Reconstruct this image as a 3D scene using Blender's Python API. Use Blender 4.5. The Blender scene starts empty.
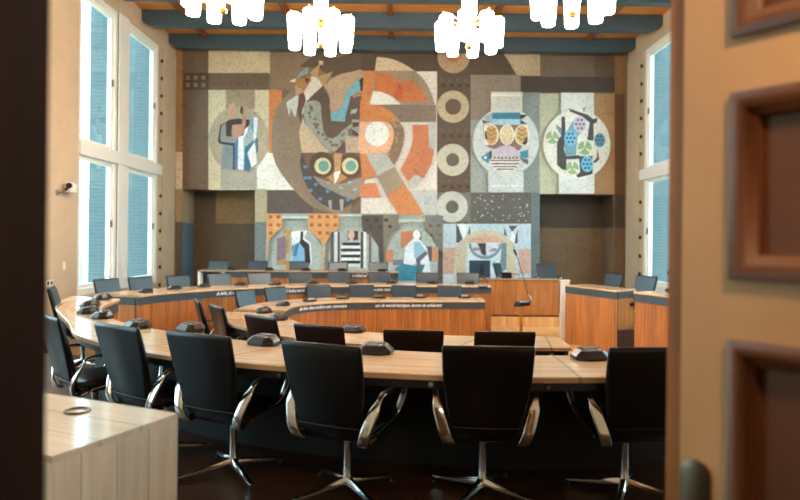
import bpy, math, random
from mathutils import Matrix, Vector
random.seed(7)
PI = math.pi
C = bpy.context.scene.collection
CAMH, F, ROLL, HX, HY = 1.5, 625.0, 0.0105, 400.0, 240.0

# ---------------------------------------------------------------- helpers
def uvpx(px, py):
    dx, dy = px - HX, py - HY
    return dx + ROLL * dy, dy - ROLL * dx
def G(px, py, h):                       # photo pixel -> plan point at height h
    u, v = uvpx(px, py)
    y = F * (CAMH - h) / v
    return Vector((u / F * y, y, h))
def W(px, py, y):                       # photo pixel -> point on the plane at depth y
    u, v = uvpx(px, py)
    return Vector((u / F * y, y, CAMH - v / F * y))
def proj(p):
    u, v = p[0] / p[1] * F, (CAMH - p[2]) / p[1] * F
    return HX + u - ROLL * v, HY + v + ROLL * u
def lin(c):
    return tuple(((x / 255) / 12.92 if x / 255 <= .04045 else ((x / 255 + .055) / 1.055) ** 2.4) for x in c)

class MB:
    def __init__(s): s.v = []; s.f = []; s.mi = []; s.uv = []; s.col = []
    def vert(s, p, uv=(0, 0)):
        s.v.append(tuple(p)); s.uv.append(uv); return len(s.v) - 1
    def face(s, idx, mi=0, col=None):
        s.f.append(tuple(idx)); s.mi.append(mi); s.col.append(col)
    def box(s, a, b, mi=0, mat=None, bev=0):
        x0, y0, z0 = a; x1, y1, z1 = b
        ps = [Vector(p) for p in ((x0,y0,z0),(x1,y0,z0),(x1,y1,z0),(x0,y1,z0),(x0,y0,z1),(x1,y0,z1),(x1,y1,z1),(x0,y1,z1))]
        if mat is not None: ps = [mat @ p for p in ps]
        k = len(s.v)
        for p in ps: s.vert(p)
        for q in ((3,2,1,0),(4,5,6,7),(0,1,5,4),(1,2,6,5),(2,3,7,6),(3,0,4,7)): s.face([k+i for i in q], mi)
    def rbox(s, a, b, r=.006, mi=0, mat=None):          # box with chamfered vertical and top/bottom edges
        x0, y0, z0 = a; x1, y1, z1 = b
        r = min(r, (x1-x0)/2.2, (y1-y0)/2.2, (z1-z0)/2.2)
        def ring(i, z):
            return [Vector(p) for p in ((x0+i+r,y0+i,z),(x1-i-r,y0+i,z),(x1-i,y0+i+r,z),(x1-i,y1-i-r,z),(x1-i-r,y1-i,z),(x0+i+r,y1-i,z),(x0+i,y1-i-r,z),(x0+i,y0+i+r,z))]
        s.loft([ring(r, z0), ring(0, z0+r), ring(0, z1-r), ring(r, z1)], mi=mi, mat=mat)
    def loft(s, rings, mi=0, mat=None, closed=False, caps=True, uvs=None):
        n = len(rings[0]); base = []
        for i, r in enumerate(rings):
            row = []
            for j, p in enumerate(r):
                p = Vector(p)
                if mat is not None: p = mat @ p
                row.append(s.vert(p, uvs[i][j] if uvs else (0, 0)))
            base.append(row)
        m = len(rings)
        for i in range(m if closed else m - 1):
            a, b = base[i], base[(i + 1) % m]
            for j in range(n): s.face((a[j], a[(j+1) % n], b[(j+1) % n], b[j]), mi)
        if caps and not closed:
            s.face(base[0][::-1], mi); s.face(base[-1], mi)
    def tube(s, path, r, n=10, mi=0, mat=None, caps=True):
        path = [Vector(p) for p in path]; rings = []; up = None
        for i, p in enumerate(path):
            t = (path[min(i+1, len(path)-1)] - path[max(i-1, 0)]).normalized()
            if up is None:
                up = Vector((0, 0, 1)) if abs(t.z) < .9 else Vector((1, 0, 0))
            a = t.cross(up).normalized(); b = a.cross(t).normalized(); up = b
            rr = r[i] if isinstance(r, (list, tuple)) else r
            rings.append([p + a * math.cos(2*PI*k/n) * rr + b * math.sin(2*PI*k/n) * rr for k in range(n)])
        s.loft(rings, mi, mat, caps=caps)
    def lathe(s, prof, n=20, mi=0, mat=None, caps=True):
        s.loft([[Vector((r*math.cos(2*PI*k/n), r*math.sin(2*PI*k/n), z)) for k in range(n)] for r, z in prof], mi, mat, caps=caps)
    def prism(s, poly, z0, z1, mi=0, uvf=None):
        n = len(poly); a = [s.vert((p[0], p[1], z0), (p[0], p[1])) for p in poly]; b = [s.vert((p[0], p[1], z1), (p[0], p[1])) for p in poly]
        s.face(a[::-1], mi); s.face(b, mi)
        for i in range(n): s.face((a[i], a[(i+1) % n], b[(i+1) % n], b[i]), mi)
    def build(s, name, mats, parent=None, smooth=True, loc=None, angle=38):
        me = bpy.data.meshes.new(name); me.from_pydata(s.v, [], s.f)
        if not isinstance(mats, (list, tuple)): mats = [mats]
        for m in mats: me.materials.append(m)
        me.polygons.foreach_set('material_index', s.mi)
        uvl = me.uv_layers.new(name='UVMap')
        li = [0] * len(me.loops); me.loops.foreach_get('vertex_index', li)
        flat = []
        for i in li: flat += s.uv[i]
        uvl.data.foreach_set('uv', flat)
        if any(c is not None for c in s.col):
            at = me.color_attributes.new('Tint', 'FLOAT_COLOR', 'CORNER'); fl = []
            for p in me.polygons:
                c = s.col[p.index] or (1, 1, 1)
                for _ in range(p.loop_total): fl += (c[0], c[1], c[2], 1)
            at.data.foreach_set('color', fl)
        import bmesh
        bm = bmesh.new(); bm.from_mesh(me); bmesh.ops.recalc_face_normals(bm, faces=bm.faces); bm.to_mesh(me); bm.free()
        if smooth:
            me.polygons.foreach_set('use_smooth', [True] * len(me.polygons)); me.set_sharp_from_angle(angle=math.radians(angle))
        o = bpy.data.objects.new(name, me); C.objects.link(o)
        if parent is not None: o.parent = parent
        if loc is not None: o.location = loc
        return o

def tag(o, label=None, cat=None, group=None, kind=None):
    if label: o['label'] = label
    if cat: o['category'] = cat
    if group: o['group'] = group
    if kind: o['kind'] = kind
    return o
def empty(name, loc=(0, 0, 0), rz=0, label=None, cat=None, group=None, kind=None):
    o = bpy.data.objects.new(name, None); C.objects.link(o)
    o.location = loc; o.rotation_euler = (0, 0, rz); o.empty_display_size = .1
    return tag(o, label, cat, group, kind)
def copy_tree(o, parent=None):
    c = o.copy(); C.objects.link(c)
    if parent is not None: c.parent = parent
    for ch in list(KIDS.get(o.name, [])):
        k = copy_tree(ch, c); KIDS.setdefault(c.name, []).append(k)
    return c
KIDS = {}
def register(o):
    def walk(r):
        KIDS[r.name] = [x for x in C.objects if x.parent == r]
        for k in KIDS[r.name]: walk(k)
    walk(o)
def catmull(pts, n):
    pts = [Vector((p[0], p[1], 0)) for p in pts]
    P = [pts[0]*2 - pts[1]] + pts + [pts[-1]*2 - pts[-2]]; dense = []
    for i in range(1, len(P) - 2):
        for k in range(24):
            t = k / 24; a, b, c, d = P[i-1], P[i], P[i+1], P[i+2]
            dense.append(.5 * ((2*b) + (c-a)*t + (2*a-5*b+4*c-d)*t*t + (3*b-a-3*c+d)*t**3))
    dense.append(pts[-1])
    L = [0]
    for i in range(1, len(dense)): L.append(L[-1] + (dense[i]-dense[i-1]).length)
    out = []; j = 0
    for k in range(n):
        s = L[-1] * k / (n - 1)
        while j < len(L) - 2 and L[j+1] < s: j += 1
        t = (s - L[j]) / max(L[j+1] - L[j], 1e-9); out.append(dense[j].lerp(dense[j+1], min(max(t, 0), 1)))
    return out

# ---------------------------------------------------------------- materials
def new_mat(name):
    m = bpy.data.materials.new(name); m.use_nodes = True
    nt = m.node_tree; b = nt.nodes['Principled BSDF']; return m, nt, b
def plain(name, rgb, rough=.5, metal=0, spec=.5, noise=0, nscale=8, bump=0):
    m, nt, b = new_mat(name); c = lin(rgb)
    b.inputs['Base Color'].default_value = (*c, 1); b.inputs['Roughness'].default_value = rough
    b.inputs['Metallic'].default_value = metal; b.inputs['Specular IOR Level'].default_value = spec
    if noise or bump:
        tc = nt.nodes.new('ShaderNodeTexCoord'); n = nt.nodes.new('ShaderNodeTexNoise'); n.inputs['Scale'].default_value = nscale; n.inputs['Detail'].default_value = 5
        nt.links.new(tc.outputs['Object'], n.inputs['Vector'])
        if noise:
            mr = nt.nodes.new('ShaderNodeMapRange'); mr.inputs['From Min'].default_value = .3; mr.inputs['From Max'].default_value = .7
            mr.inputs['To Min'].default_value = 1 - noise; mr.inputs['To Max'].default_value = 1 + noise
            mx = nt.nodes.new('ShaderNodeMix'); mx.data_type = 'RGBA'; mx.blend_type = 'MULTIPLY'; mx.inputs['Factor'].default_value = 1
            mx.inputs['A'].default_value = (*c, 1)
            nt.links.new(n.outputs['Fac'], mr.inputs['Value']); nt.links.new(mr.outputs['Result'], mx.inputs['B']); nt.links.new(mx.outputs['Result'], b.inputs['Base Color'])
        if bump:
            bp = nt.nodes.new('ShaderNodeBump'); bp.inputs['Strength'].default_value = bump; bp.inputs['Distance'].default_value = .01
            nt.links.new(n.outputs['Fac'], bp.inputs['Height']); nt.links.new(bp.outputs['Normal'], b.inputs['Normal'])
    return m
def wood(name, rgb, rgb2, rough=.4, coord='UV', grain=(3, 40, 1), plank=None, plank_var=.12, spec=.5):
    """stretched-noise grain between two browns; plank=(axis, width) adds a tone per plank"""
    m, nt, b = new_mat(name); N = nt.nodes; L = nt.links
    tc = N.new('ShaderNodeTexCoord'); mp = N.new('ShaderNodeMapping'); mp.inputs['Scale'].default_value = grain
    n = N.new('ShaderNodeTexNoise'); n.inputs['Scale'].default_value = 1; n.inputs['Detail'].default_value = 6; n.inputs['Distortion'].default_value = .4
    L.new(tc.outputs[coord], mp.inputs['Vector']); L.new(mp.outputs['Vector'], n.inputs['Vector'])
    cr = N.new('ShaderNodeValToRGB'); cr.color_ramp.elements[0].position = .32; cr.color_ramp.elements[1].position = .68
    cr.color_ramp.elements[0].color = (*lin(rgb2), 1); cr.color_ramp.elements[1].color = (*lin(rgb), 1)
    L.new(n.outputs['Fac'], cr.inputs['Fac']); out = cr.outputs['Color']
    if plank:
        ax, wd = plank
        sp = N.new('ShaderNodeSeparateXYZ'); L.new(tc.outputs[coord], sp.inputs[0])
        dv = N.new('ShaderNodeMath'); dv.operation = 'DIVIDE'; dv.inputs[1].default_value = wd; L.new(sp.outputs[ax], dv.inputs[0])
        fl = N.new('ShaderNodeMath'); fl.operation = 'FLOOR'; L.new(dv.outputs[0], fl.inputs[0])
        wn = N.new('ShaderNodeTexWhiteNoise'); wn.noise_dimensions = '1D'; L.new(fl.outputs[0], wn.inputs['W'])
        mr = N.new('ShaderNodeMapRange'); mr.inputs['To Min'].default_value = 1 - plank_var; mr.inputs['To Max'].default_value = 1 + plank_var; L.new(wn.outputs['Value'], mr.inputs['Value'])
        fr = N.new('ShaderNodeMath'); fr.operation = 'FRACT'; L.new(dv.outputs[0], fr.inputs[0])
        gp = N.new('ShaderNodeMath'); gp.operation = 'GREATER_THAN'; gp.inputs[1].default_value = min(.1, .004 / wd + .02); L.new(fr.outputs[0], gp.inputs[0])
        g2 = N.new('ShaderNodeMapRange'); g2.inputs['To Min'].default_value = .62; L.new(gp.outputs[0], g2.inputs['Value'])
        ml = N.new('ShaderNodeMath'); ml.operation = 'MULTIPLY'; L.new(mr.outputs[0], ml.inputs[0]); L.new(g2.outputs[0], ml.inputs[1])
        mx = N.new('ShaderNodeMix'); mx.data_type = 'RGBA'; mx.blend_type = 'MULTIPLY'; mx.inputs['Factor'].default_value = 1
        L.new(out, mx.inputs['A']); L.new(ml.outputs[0], mx.inputs['B']); out = mx.outputs['Result']
    L.new(out, b.inputs['Base Color']); b.inputs['Roughness'].default_value = rough; b.inputs['Specular IOR Level'].default_value = spec
    return m
def emis(name, rgb, strength):
    m, nt, b = new_mat(name); b.inputs['Base Color'].default_value = (.9, .88, .84, 1)
    b.inputs['Emission Color'].default_value = (*rgb, 1); b.inputs['Emission Strength'].default_value = strength; b.inputs['Roughness'].default_value = .3
    return m
def terrazzo(name, k=1.0):
    m, nt, b = new_mat(name); N = nt.nodes; L = nt.links
    at = N.new('ShaderNodeVertexColor'); at.layer_name = 'Tint'
    tc = N.new('ShaderNodeTexCoord'); vo = N.new('ShaderNodeTexVoronoi'); vo.inputs['Scale'].default_value = 30
    L.new(tc.outputs['Object'], vo.inputs['Vector'])
    sp = N.new('ShaderNodeSeparateColor'); L.new(vo.outputs['Color'], sp.inputs[0])
    mr = N.new('ShaderNodeMapRange'); mr.inputs['From Max'].default_value = .3; mr.inputs['To Min'].default_value = .68 * k; mr.inputs['To Max'].default_value = 1.06 * k; L.new(sp.outputs[0], mr.inputs['Value'])
    no = N.new('ShaderNodeTexNoise'); no.inputs['Scale'].default_value = 1.1; no.inputs['Detail'].default_value = 3; L.new(tc.outputs['Object'], no.inputs['Vector'])
    m2 = N.new('ShaderNodeMapRange'); m2.inputs['From Min'].default_value = .3; m2.inputs['From Max'].default_value = .7; m2.inputs['To Min'].default_value = .9; m2.inputs['To Max'].default_value = 1.1; L.new(no.outputs['Fac'], m2.inputs['Value'])
    ml = N.new('ShaderNodeMath'); ml.operation = 'MULTIPLY'; L.new(mr.outputs[0], ml.inputs[0]); L.new(m2.outputs[0], ml.inputs[1])
    mx = N.new('ShaderNodeMix'); mx.data_type = 'RGBA'; mx.blend_type = 'MULTIPLY'; mx.inputs['Factor'].default_value = 1
    L.new(at.outputs['Color'], mx.inputs['A']); L.new(ml.outputs[0], mx.inputs['B']); L.new(mx.outputs['Result'], b.inputs['Base Color'])
    b.inputs['Roughness'].default_value = .55
    return m
def brick_mat(name, c1, c2, mortar, scale=1.0, coord='Object'):
    m, nt, b = new_mat(name); N = nt.nodes; L = nt.links
    tc = N.new('ShaderNodeTexCoord'); mp = N.new('ShaderNodeMapping'); mp.inputs['Rotation'].default_value = (PI/2, 0, 0)
    br = N.new('ShaderNodeTexBrick'); br.inputs['Scale'].default_value = scale
    br.inputs['Color1'].default_value = (*lin(c1), 1); br.inputs['Color2'].default_value = (*lin(c2), 1); br.inputs['Mortar'].default_value = (*lin(mortar), 1)
    br.inputs['Brick Width'].default_value = .3; br.inputs['Row Height'].default_value = .085; br.inputs['Mortar Size'].default_value = .014
    L.new(tc.outputs[coord], mp.inputs['Vector']); L.new(mp.outputs['Vector'], br.inputs['Vector']); L.new(br.outputs['Color'], b.inputs['Base Color'])
    b.inputs['Roughness'].default_value = .85
    return m
def glass_mat(name, tint, gloss=.07):
    m = bpy.data.materials.new(name); m.use_nodes = True; nt = m.node_tree; nt.nodes.clear()
    o = nt.nodes.new('ShaderNodeOutputMaterial'); t = nt.nodes.new('ShaderNodeBsdfTransparent'); g = nt.nodes.new('ShaderNodeBsdfGlossy'); mx = nt.nodes.new('ShaderNodeMixShader')
    t.inputs['Color'].default_value = (*tint, 1); g.inputs['Roughness'].default_value = .02; mx.inputs['Fac'].default_value = gloss
    nt.links.new(t.outputs[0], mx.inputs[1]); nt.links.new(g.outputs[0], mx.inputs[2]); nt.links.new(mx.outputs[0], o.inputs[0])
    return m

M = dict(
    plaster=plain('plaster', (198, 174, 144), .85, noise=.05, nscale=3, bump=.05),
    white_paint=plain('white window paint', (236, 232, 222), .4),
    beam=plain('blue grey beam paint', (58, 76, 84), .5, noise=.06, nscale=4),
    ceiling=wood('ceiling boards', (224, 146, 70), (196, 116, 50), .5, 'Object', (2, 14, 2), (1, .18), .08),
    joist=wood('ceiling joist', (140, 80, 36), (112, 60, 26), .5, 'Object', (14, 2, 2)),
    dark_floor=wood('dark brown boards', (70, 40, 24), (48, 27, 16), .34, 'Object', (2, 18, 2), (0, .22), .14),
    light_floor=wood('light oak floor', (226, 176, 116), (204, 150, 92), .4, 'Object', (18, 2, 2), (0, .14), .1),
    top=wood('pale veneer top', (216, 182, 142), (192, 152, 112), .16, 'UV', (1.2, 22, 1), (0, .62), .05),
    slats=wood('orange slatted front', (172, 106, 48), (138, 78, 31), .45, 'UV', (30, 1.6, 1), (0, .075), .2),
    plank_front=wood('orange plank front', (178, 114, 55), (148, 86, 38), .45, 'UV', (22, 1.4, 1), (0, .17), .14),
    band=plain('slate fascia', (58, 68, 74), .38, noise=.04),
    lining=plain('black under desk lining', (16, 15, 15), .75),
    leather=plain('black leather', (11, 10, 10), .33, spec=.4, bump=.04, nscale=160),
    padding=plain('blue grey chair fabric', (46, 58, 67), .3, spec=.5, noise=.05, nscale=60),
    leather_seam=plain('black piping', (10, 10, 10), .5),
    alu=plain('polished aluminium', (200, 196, 190), .16, 1),
    chrome=plain('chrome', (205, 205, 205), .12, 1),
    black=plain('black plastic', (20, 20, 22), .38),
    unit=plain('anthracite unit case', (24, 26, 30), .28, spec=.6),
    grille=plain('brown grey speaker grille', (52, 43, 36), .5),
    screen=plain('dark display', (14, 18, 22), .12),
    silver=plain('silver', (170, 172, 175), .3, 1),
    brass=plain('brass', (205, 160, 80), .28, 1),
    shade=emis('opal glass lit', (1, .88, .74), 33.0),
    letter=plain('white lettering', (240, 240, 236), .5),
    pale_wood=wood('pale ash planks', (222, 214, 198), (200, 188, 168), .35, 'UV', (26, 1.2, 1), (0, .16), .1),
    pale_top=wood('pale ash top', (218, 208, 190), (200, 188, 166), .12, 'UV', (1.2, 20, 1), (1, .2), .05),
    stile=wood('tan door wood', (206, 156, 104), (194, 142, 92), .5, 'Object', (4, 4, 1.4)),
    walnut=wood('walnut moulding', (112, 66, 34), (88, 48, 24), .45, 'Object', (5, 5, 2)),
    edge=wood('orange door edge', (168, 104, 46), (146, 84, 34), .45, 'Object', (5, 5, 2)),
    jamb=wood('dark brown jamb', (36, 20, 10), (26, 14, 7), .8, 'Object', (9, 9, 1.5), spec=.05),
    bronze=plain('dark bronze', (96, 84, 66), .4, .8),
    glass=glass_mat('tinted window glass', (.80, .94, .96), .06),
    brick=brick_mat('pale brick', (84, 92, 94), (78, 87, 90), (92, 98, 99), 1.0),
    facade=plain('pale facade', (206, 214, 216), .8),
    facade_glass=plain('facade window', (120, 150, 160), .3),
    bark=plain('bark', (96, 92, 86), .9),
    lawn=plain('ground outside', (150, 156, 146), .9, noise=.1),
    white_laminate=plain('white laminate', (228, 222, 210), .4),
    plate=plain('white plastic plate', (232, 228, 220), .4),
    corridor=plain('corridor plaster', (150, 124, 96), .85, noise=.03),
    terrazzo=terrazzo('terrazzo mosaic', 1.0),
)

# ---------------------------------------------------------------- room
XW, YW, ZC = 6.52, 18.0, 7.2
YF0, YF1 = .72, .98                     # wall with the doorway the camera looks through
PIT = -.5
def struct(mb, name, mat, parent=None, smooth=False):
    o = mb.build(name, mat, parent, smooth)
    if parent is None: o['kind'] = 'structure'
    return o

A_out = catmull([(-4.2,8.0),(-3.86,7.0),(-2.98,5.62),(-2.44,4.78),(-1.66,4.14),(-.85,3.78),(0,3.56),(.96,3.5),(2.0,3.72),(3.25,4.6),(4.2,6.1),(4.65,7.6),(4.68,8.6),(4.35,10.0)], 120)
A_in = catmull([(-3.43,7.68),(-3.19,6.72),(-2.72,5.9),(-2.26,5.38),(-1.8,5.04),(-1.2,4.68),(-.6,4.45),(0,4.3),(.9,4.17),(1.75,4.36),(2.7,5.1),(3.5,6.4),(3.92,7.7),(3.88,8.9),(3.63,9.7)], 120)
B_out = catmull([(-2.27,7.86),(-1.97,7.0),(-1.56,6.42),(-1.0,5.85),(-.35,5.52),(.5,5.43),(1.5,5.43)], 60)
B_in = catmull([(-1.45,7.75),(-1.24,7.17),(-.98,6.72),(-.6,6.36),(0,6.14),(.7,6.05),(1.55,6.04)], 60)
C_in = catmull([(-1.76,9.58),(-1.73,10.3),(-1.5,10.75),(-1.1,11.05),(-.5,11.25),(.2,11.36),(1.0,11.45),(1.58,11.5)], 60)
C_out = catmull([(-2.56,9.65),(-2.45,10.45),(-2.15,11.1),(-1.65,11.6),(-.9,11.88),(0,12.02),(.9,12.12),(1.6,12.16)], 60)
D_in = catmull([(-4.14,9.93),(-3.95,10.5),(-3.6,11.08),(-3.2,11.52),(-2.8,11.85),(-2.2,12.2),(-.8,12.7),(.8,12.84),(1.9,12.9)], 80)
D_out = catmull([(-5.0,10.16),(-4.78,10.8),(-4.4,11.5),(-3.9,12.05),(-3.3,12.5),(-2.5,12.92),(-.9,13.42),(.8,13.55),(1.9,13.6)], 80)
R_in = catmull([(3.27,12.4),(3.52,11.78),(3.82,11.04)], 16)
R_out = catmull([(3.87,12.68),(4.05,12.1),(4.32,11.42)], 16)

mb = MB(); mb.box((-XW-.3, YF0, PIT-.2), (XW+.3, 20, PIT)); struct(mb, 'floor', M['light_floor'])
def lerp_curve(a, b, t): return [p.lerp(q, t) for p, q in zip(a, b)]
ae = lerp_curve(A_in, A_out, .12)
mb = MB(); mb.prism([(-XW, YF0), (XW, YF0), (XW, 9.9), (4.2, 9.95)] + [(p.x, p.y) for p in ae[::-1]] + [(-4.0, 7.95), (-XW, 8.2)], PIT+.002, 0)
struct(mb, 'floor_near_tier', M['dark_floor'])
be = lerp_curve(B_in, B_out, .15)
mb = MB(); mb.prism([(p.x, p.y) for p in ae[:88]] + [(1.62, 5.3), (1.6, 5.9)] + [(p.x, p.y) for p in be[::-1]] + [(-2.35, 7.86)], PIT+.002, -.17)
struct(mb, 'floor_inner_tier', M['dark_floor'])
ce = lerp_curve(C_in, C_out, .15); de = lerp_curve(D_in, D_out, .12)
mb = MB(); mb.prism([(p.x, p.y) for p in ce] + [(1.65, 12.2), (1.65, 12.95)] + [(p.x, p.y) for p in de[:-2][::-1]] + [(-3.95, 9.7), (-2.6, 9.6)], PIT+.002, -.34)
struct(mb, 'floor_far_inner_tier', M['dark_floor'])
mb = MB(); mb.prism([(p.x, p.y) for p in de] + [(1.95, 13.6), (1.95, 14.2), (-XW, 14.2), (-XW, 9.9)], PIT+.002, -.15)
struct(mb, 'floor_far_outer_tier', M['dark_floor'])
mb = MB(); mb.prism([(-XW, 14.2), (.6, 14.2), (.6, 15.25), (XW, 15.25), (XW, 20), (-XW, 20)], PIT+.002, 0)
struct(mb, 'floor_back_tier', M['dark_floor'])
re_ = lerp_curve(R_in, R_out, .15)
mb = MB(); mb.prism([(p.x, p.y) for p in re_] + [(4.4, 11.2), (XW, 11.2), (XW, 13.6), (3.75, 13.6)], PIT+.002, -.06)
struct(mb, 'floor_right_tier', M['dark_floor'])

mb = MB(); mb.box((-XW-.4, YF0, ZC), (XW+.4, 20, ZC+.2)); struct(mb, 'ceiling', M['ceiling'])
for k in range(8):
    y0 = 17.45 - 1.82 * k; mb = MB()
    xw = XW
    mb.loft([[(x, y0, 6.81 + dz), (x, y0+.26, 6.81 + dz), (x, y0+.26, ZC), (x, y0, ZC)] for x, dz in ((-xw, .13), (-xw+.28, 0), (xw-.28, 0), (xw, .13))])
    struct(mb, 'beam_ceiling' if k == 0 else 'beam_ceiling.%03d' % k, M['beam'])
for k, (xj, ) in enumerate(((-5.5,), (-2.9,), (-.3,), (2.35,), (5.2,))):
    mb = MB()
    for b in range(8):
        y0 = 17.45 - 1.82 * b + .26
        if b == 0: y0, y1 = 17.71, 18
        else: y1 = y0 + 1.56
        mb.box((xj-.07, y0, ZC-.1), (xj+.07, y1, ZC+.01))
    struct(mb, 'trim_ceiling_%d' % (k+1), M['joist'])

# side walls with window openings: (y0, y1)
SILL, WTOP, TR0, TR1 = .3, 6.66, 3.18, 3.46
WIN = [(12.64, 14.38), (14.9, 16.78), (8.6, 10.7), (5.0, 7.1)]  # far pair first; the nearer ones are unseen, added to light the foreground
LEFT_EXTRA = [(1.9, 3.9)]  # unseen left window, added to bring daylight onto the sideboard
def side_wall(sx, name):
    mb = MB(); xa, xb = sx*XW, sx*(XW+.38); lo, hi = min(xa, xb), max(xa, xb)
    ys = sorted(WIN + LEFT_EXTRA * (sx < 0)); prev = YF0
    for a, b in ys:
        mb.box((lo, prev, PIT), (hi, a, ZC)); mb.box((lo, a, PIT), (hi, b, SILL)); mb.box((lo, a, WTOP), (hi, b, ZC)); prev = b
    mb.box((lo, prev, PIT), (hi, 19.4, ZC))
    return struct(mb, name, M['plaster'])
side_wall(-1, 'wall_left'); side_wall(1, 'wall_right')
def window(n, sx, a, b):
    r = empty('window_%d' % n, (sx*XW, (a+b)/2, SILL)); r['kind'] = 'structure'
    inv = Matrix.Translation((-sx*XW, -(a+b)/2, -SILL))
    def bx(mb, x0, y0, z0, x1, y1, z1):
        xs = sorted((sx*(XW+x0), sx*(XW+x1))); mb.box((xs[0], y0, z0), (xs[1], y1, z1), mat=inv)
    # fixed frame, flush with the plaster
    f = MB(); w = .12
    bx(f, .02, a, SILL, .2, a+w, WTOP); bx(f, .02, b-w, SILL, .2, b, WTOP); bx(f, .02, a+w, SILL, .2, b-w, SILL+w); bx(f, .02, a+w, WTOP-w, .2, b-w, WTOP)
    f.build('window_frame', M['white_paint'], r, False)
    t = MB(); bx(t, -.05, a, TR0, .2, b, TR1); t.build('transom', M['white_paint'], r, False)
    for nm, z0, z1 in (('lower', SILL+w, TR0), ('upper', TR1, WTOP-w)):
        s_ = MB(); q = .09; a2, b2 = a+w, b-w
        bx(s_, .07, a2, z0, .15, a2+q, z1); bx(s_, .07, b2-q, z0, .15, b2, z1); bx(s_, .07, a2+q, z0, .15, b2-q, z0+q); bx(s_, .07, a2+q, z1-q, .15, b2-q, z1)
        so = s_.build('sash', M['white_paint'], r, False)
        g = MB(); bx(g, .105, a2+q, z0+q, .117, b2-q, z1-q); g.build('pane', M['glass'], so, False)
        h = MB(); hx = sx*(XW+.05); h.rbox((hx-.02, b2-.06, (z0+z1)/2-.08), (hx+.02, b2-.03, (z0+z1)/2+.08), .006, mat=inv); h.build('window_handle', M['bronze'], so)
n = 0
for sx in (-1, 1):
    for a, b in WIN + LEFT_EXTRA * (sx < 0): n += 1; window(n, sx, a, b)
# mullion cover between the far pair, lintel trim, and the slatless white pilaster on each side
k = 0
for sx in (-1, 1):
    for a, b in ((14.38, 14.9),):
        mb = MB(); xs = sorted((sx*(XW-.03), sx*(XW+.1))); mb.box((xs[0], a, SILL), (xs[1], b, WTOP)); k += 1; struct(mb, 'trim_%d' % k, M['white_paint'])
        mb = MB(); xs = sorted((sx*(XW-.05), sx*(XW+.06))); mb.box((xs[0]-.001, a, TR0), (xs[1]+.001, b, TR1)); k += 1; struct(mb, 'trim_%d' % k, M['white_paint'])
    mb = MB(); xs = sorted((sx*(XW-.05), sx*(XW+.0))); mb.box((xs[0], 16.78, TR0), (xs[1], 16.96, TR1)); k += 1; struct(mb, 'trim_%d' % k, M['white_paint'])
    mb = MB(); xs = sorted((sx*(XW-.03), sx*(XW+.0))); mb.box((xs[0], 17.04, 0), (xs[1], 17.98, 6.7)); k += 1; struct(mb, 'trim_%d' % k, M['plaster'])
# black round pegs down the strips beside the far windows
ordn = 'topmost second third fourth fifth sixth seventh eighth ninth tenth eleventh twelfth'.split()
peg = None
for side, sx, pxx, ysp in (('left', -1, 156.5, [61, 78.5, 96, 113.5, 131, 149, 196, 213.5, 231, 249, 267, 285]), ('right', 1, 641, [66, 84, 101, 118.5, 136.5, 154, 202, 220, 237.5, 256, 274])):
    for i, y in enumerate(ysp):
        p = W(pxx, y, 16.9)
        if peg is None:
            mb = MB(); mb.lathe([(.018, 0), (.018, .02), (.05, .025), (.055, .04), (.045, .055), (.02, .06)], 14)
            o = peg = mb.build('wall_peg', M['black'])
        else: o = peg.copy(); C.objects.link(o)
        o.location = (sx*XW, 16.9, p.z); o.rotation_euler = (0, -sx*PI/2, 0)
        word = ordn[i] if i < len(ysp)-1 else 'lowest visible'
        tag(o, '%s black round peg on the strip beside the %s far window' % (word, side), 'peg', 'black pegs on the %s window strip' % side)

# end walls around the doorway and the corridor the camera stands in
DX0, DX1, DTOP = -.564, 1.30, 2.72
mb = MB(); mb.box((-XW, YF0, 0), (DX0-.10, YF1, ZC)); mb.box((DX1+.10, YF0, 0), (XW, YF1, ZC)); mb.box((DX0-.10, YF0, DTOP+.1), (DX1+.10, YF1, ZC)); struct(mb, 'wall_front', M['plaster'])
mb = MB(); mb.box((-2.4, -3, -.15), (2.4, YF0, 0)); struct(mb, 'floor_corridor', M['dark_floor'])
mb = MB(); mb.box((-2.4, -3, 3.0), (2.4, YF0, 3.15)); struct(mb, 'ceiling_corridor', M['corridor'])
mb = MB(); mb.box((-2.55, -3, 0), (-2.4, YF0, 3.15)); struct(mb, 'wall_corridor_left', M['corridor'])
mb = MB(); mb.box((2.4, -3, 0), (2.55, YF0, 3.15)); struct(mb, 'wall_corridor_right', M['corridor'])
mb = MB(); mb.box((-2.55, -3.15, 0), (2.55, -3, 3.15)); struct(mb, 'wall_corridor_back', M['corridor'])
# dark brown door frame: stepped jambs and a head
mb = MB()
for s_, x in ((1, DX0), (-1, DX1)):
    xs = sorted((x, x - s_*.10)); mb.box((xs[0], YF0-.02, 0), (xs[1], YF1+.02, DTOP))
    xs = sorted((x - s_*.03, x - s_*.2)); mb.box((xs[0], YF0-.07, 0), (xs[1], YF0-.019, DTOP+.12))
mb.box((DX0-.1, YF0-.02, DTOP), (DX1+.1, YF1+.02, DTOP+.1))
struct(mb, 'trim_door_frame', M['jamb'])

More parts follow.
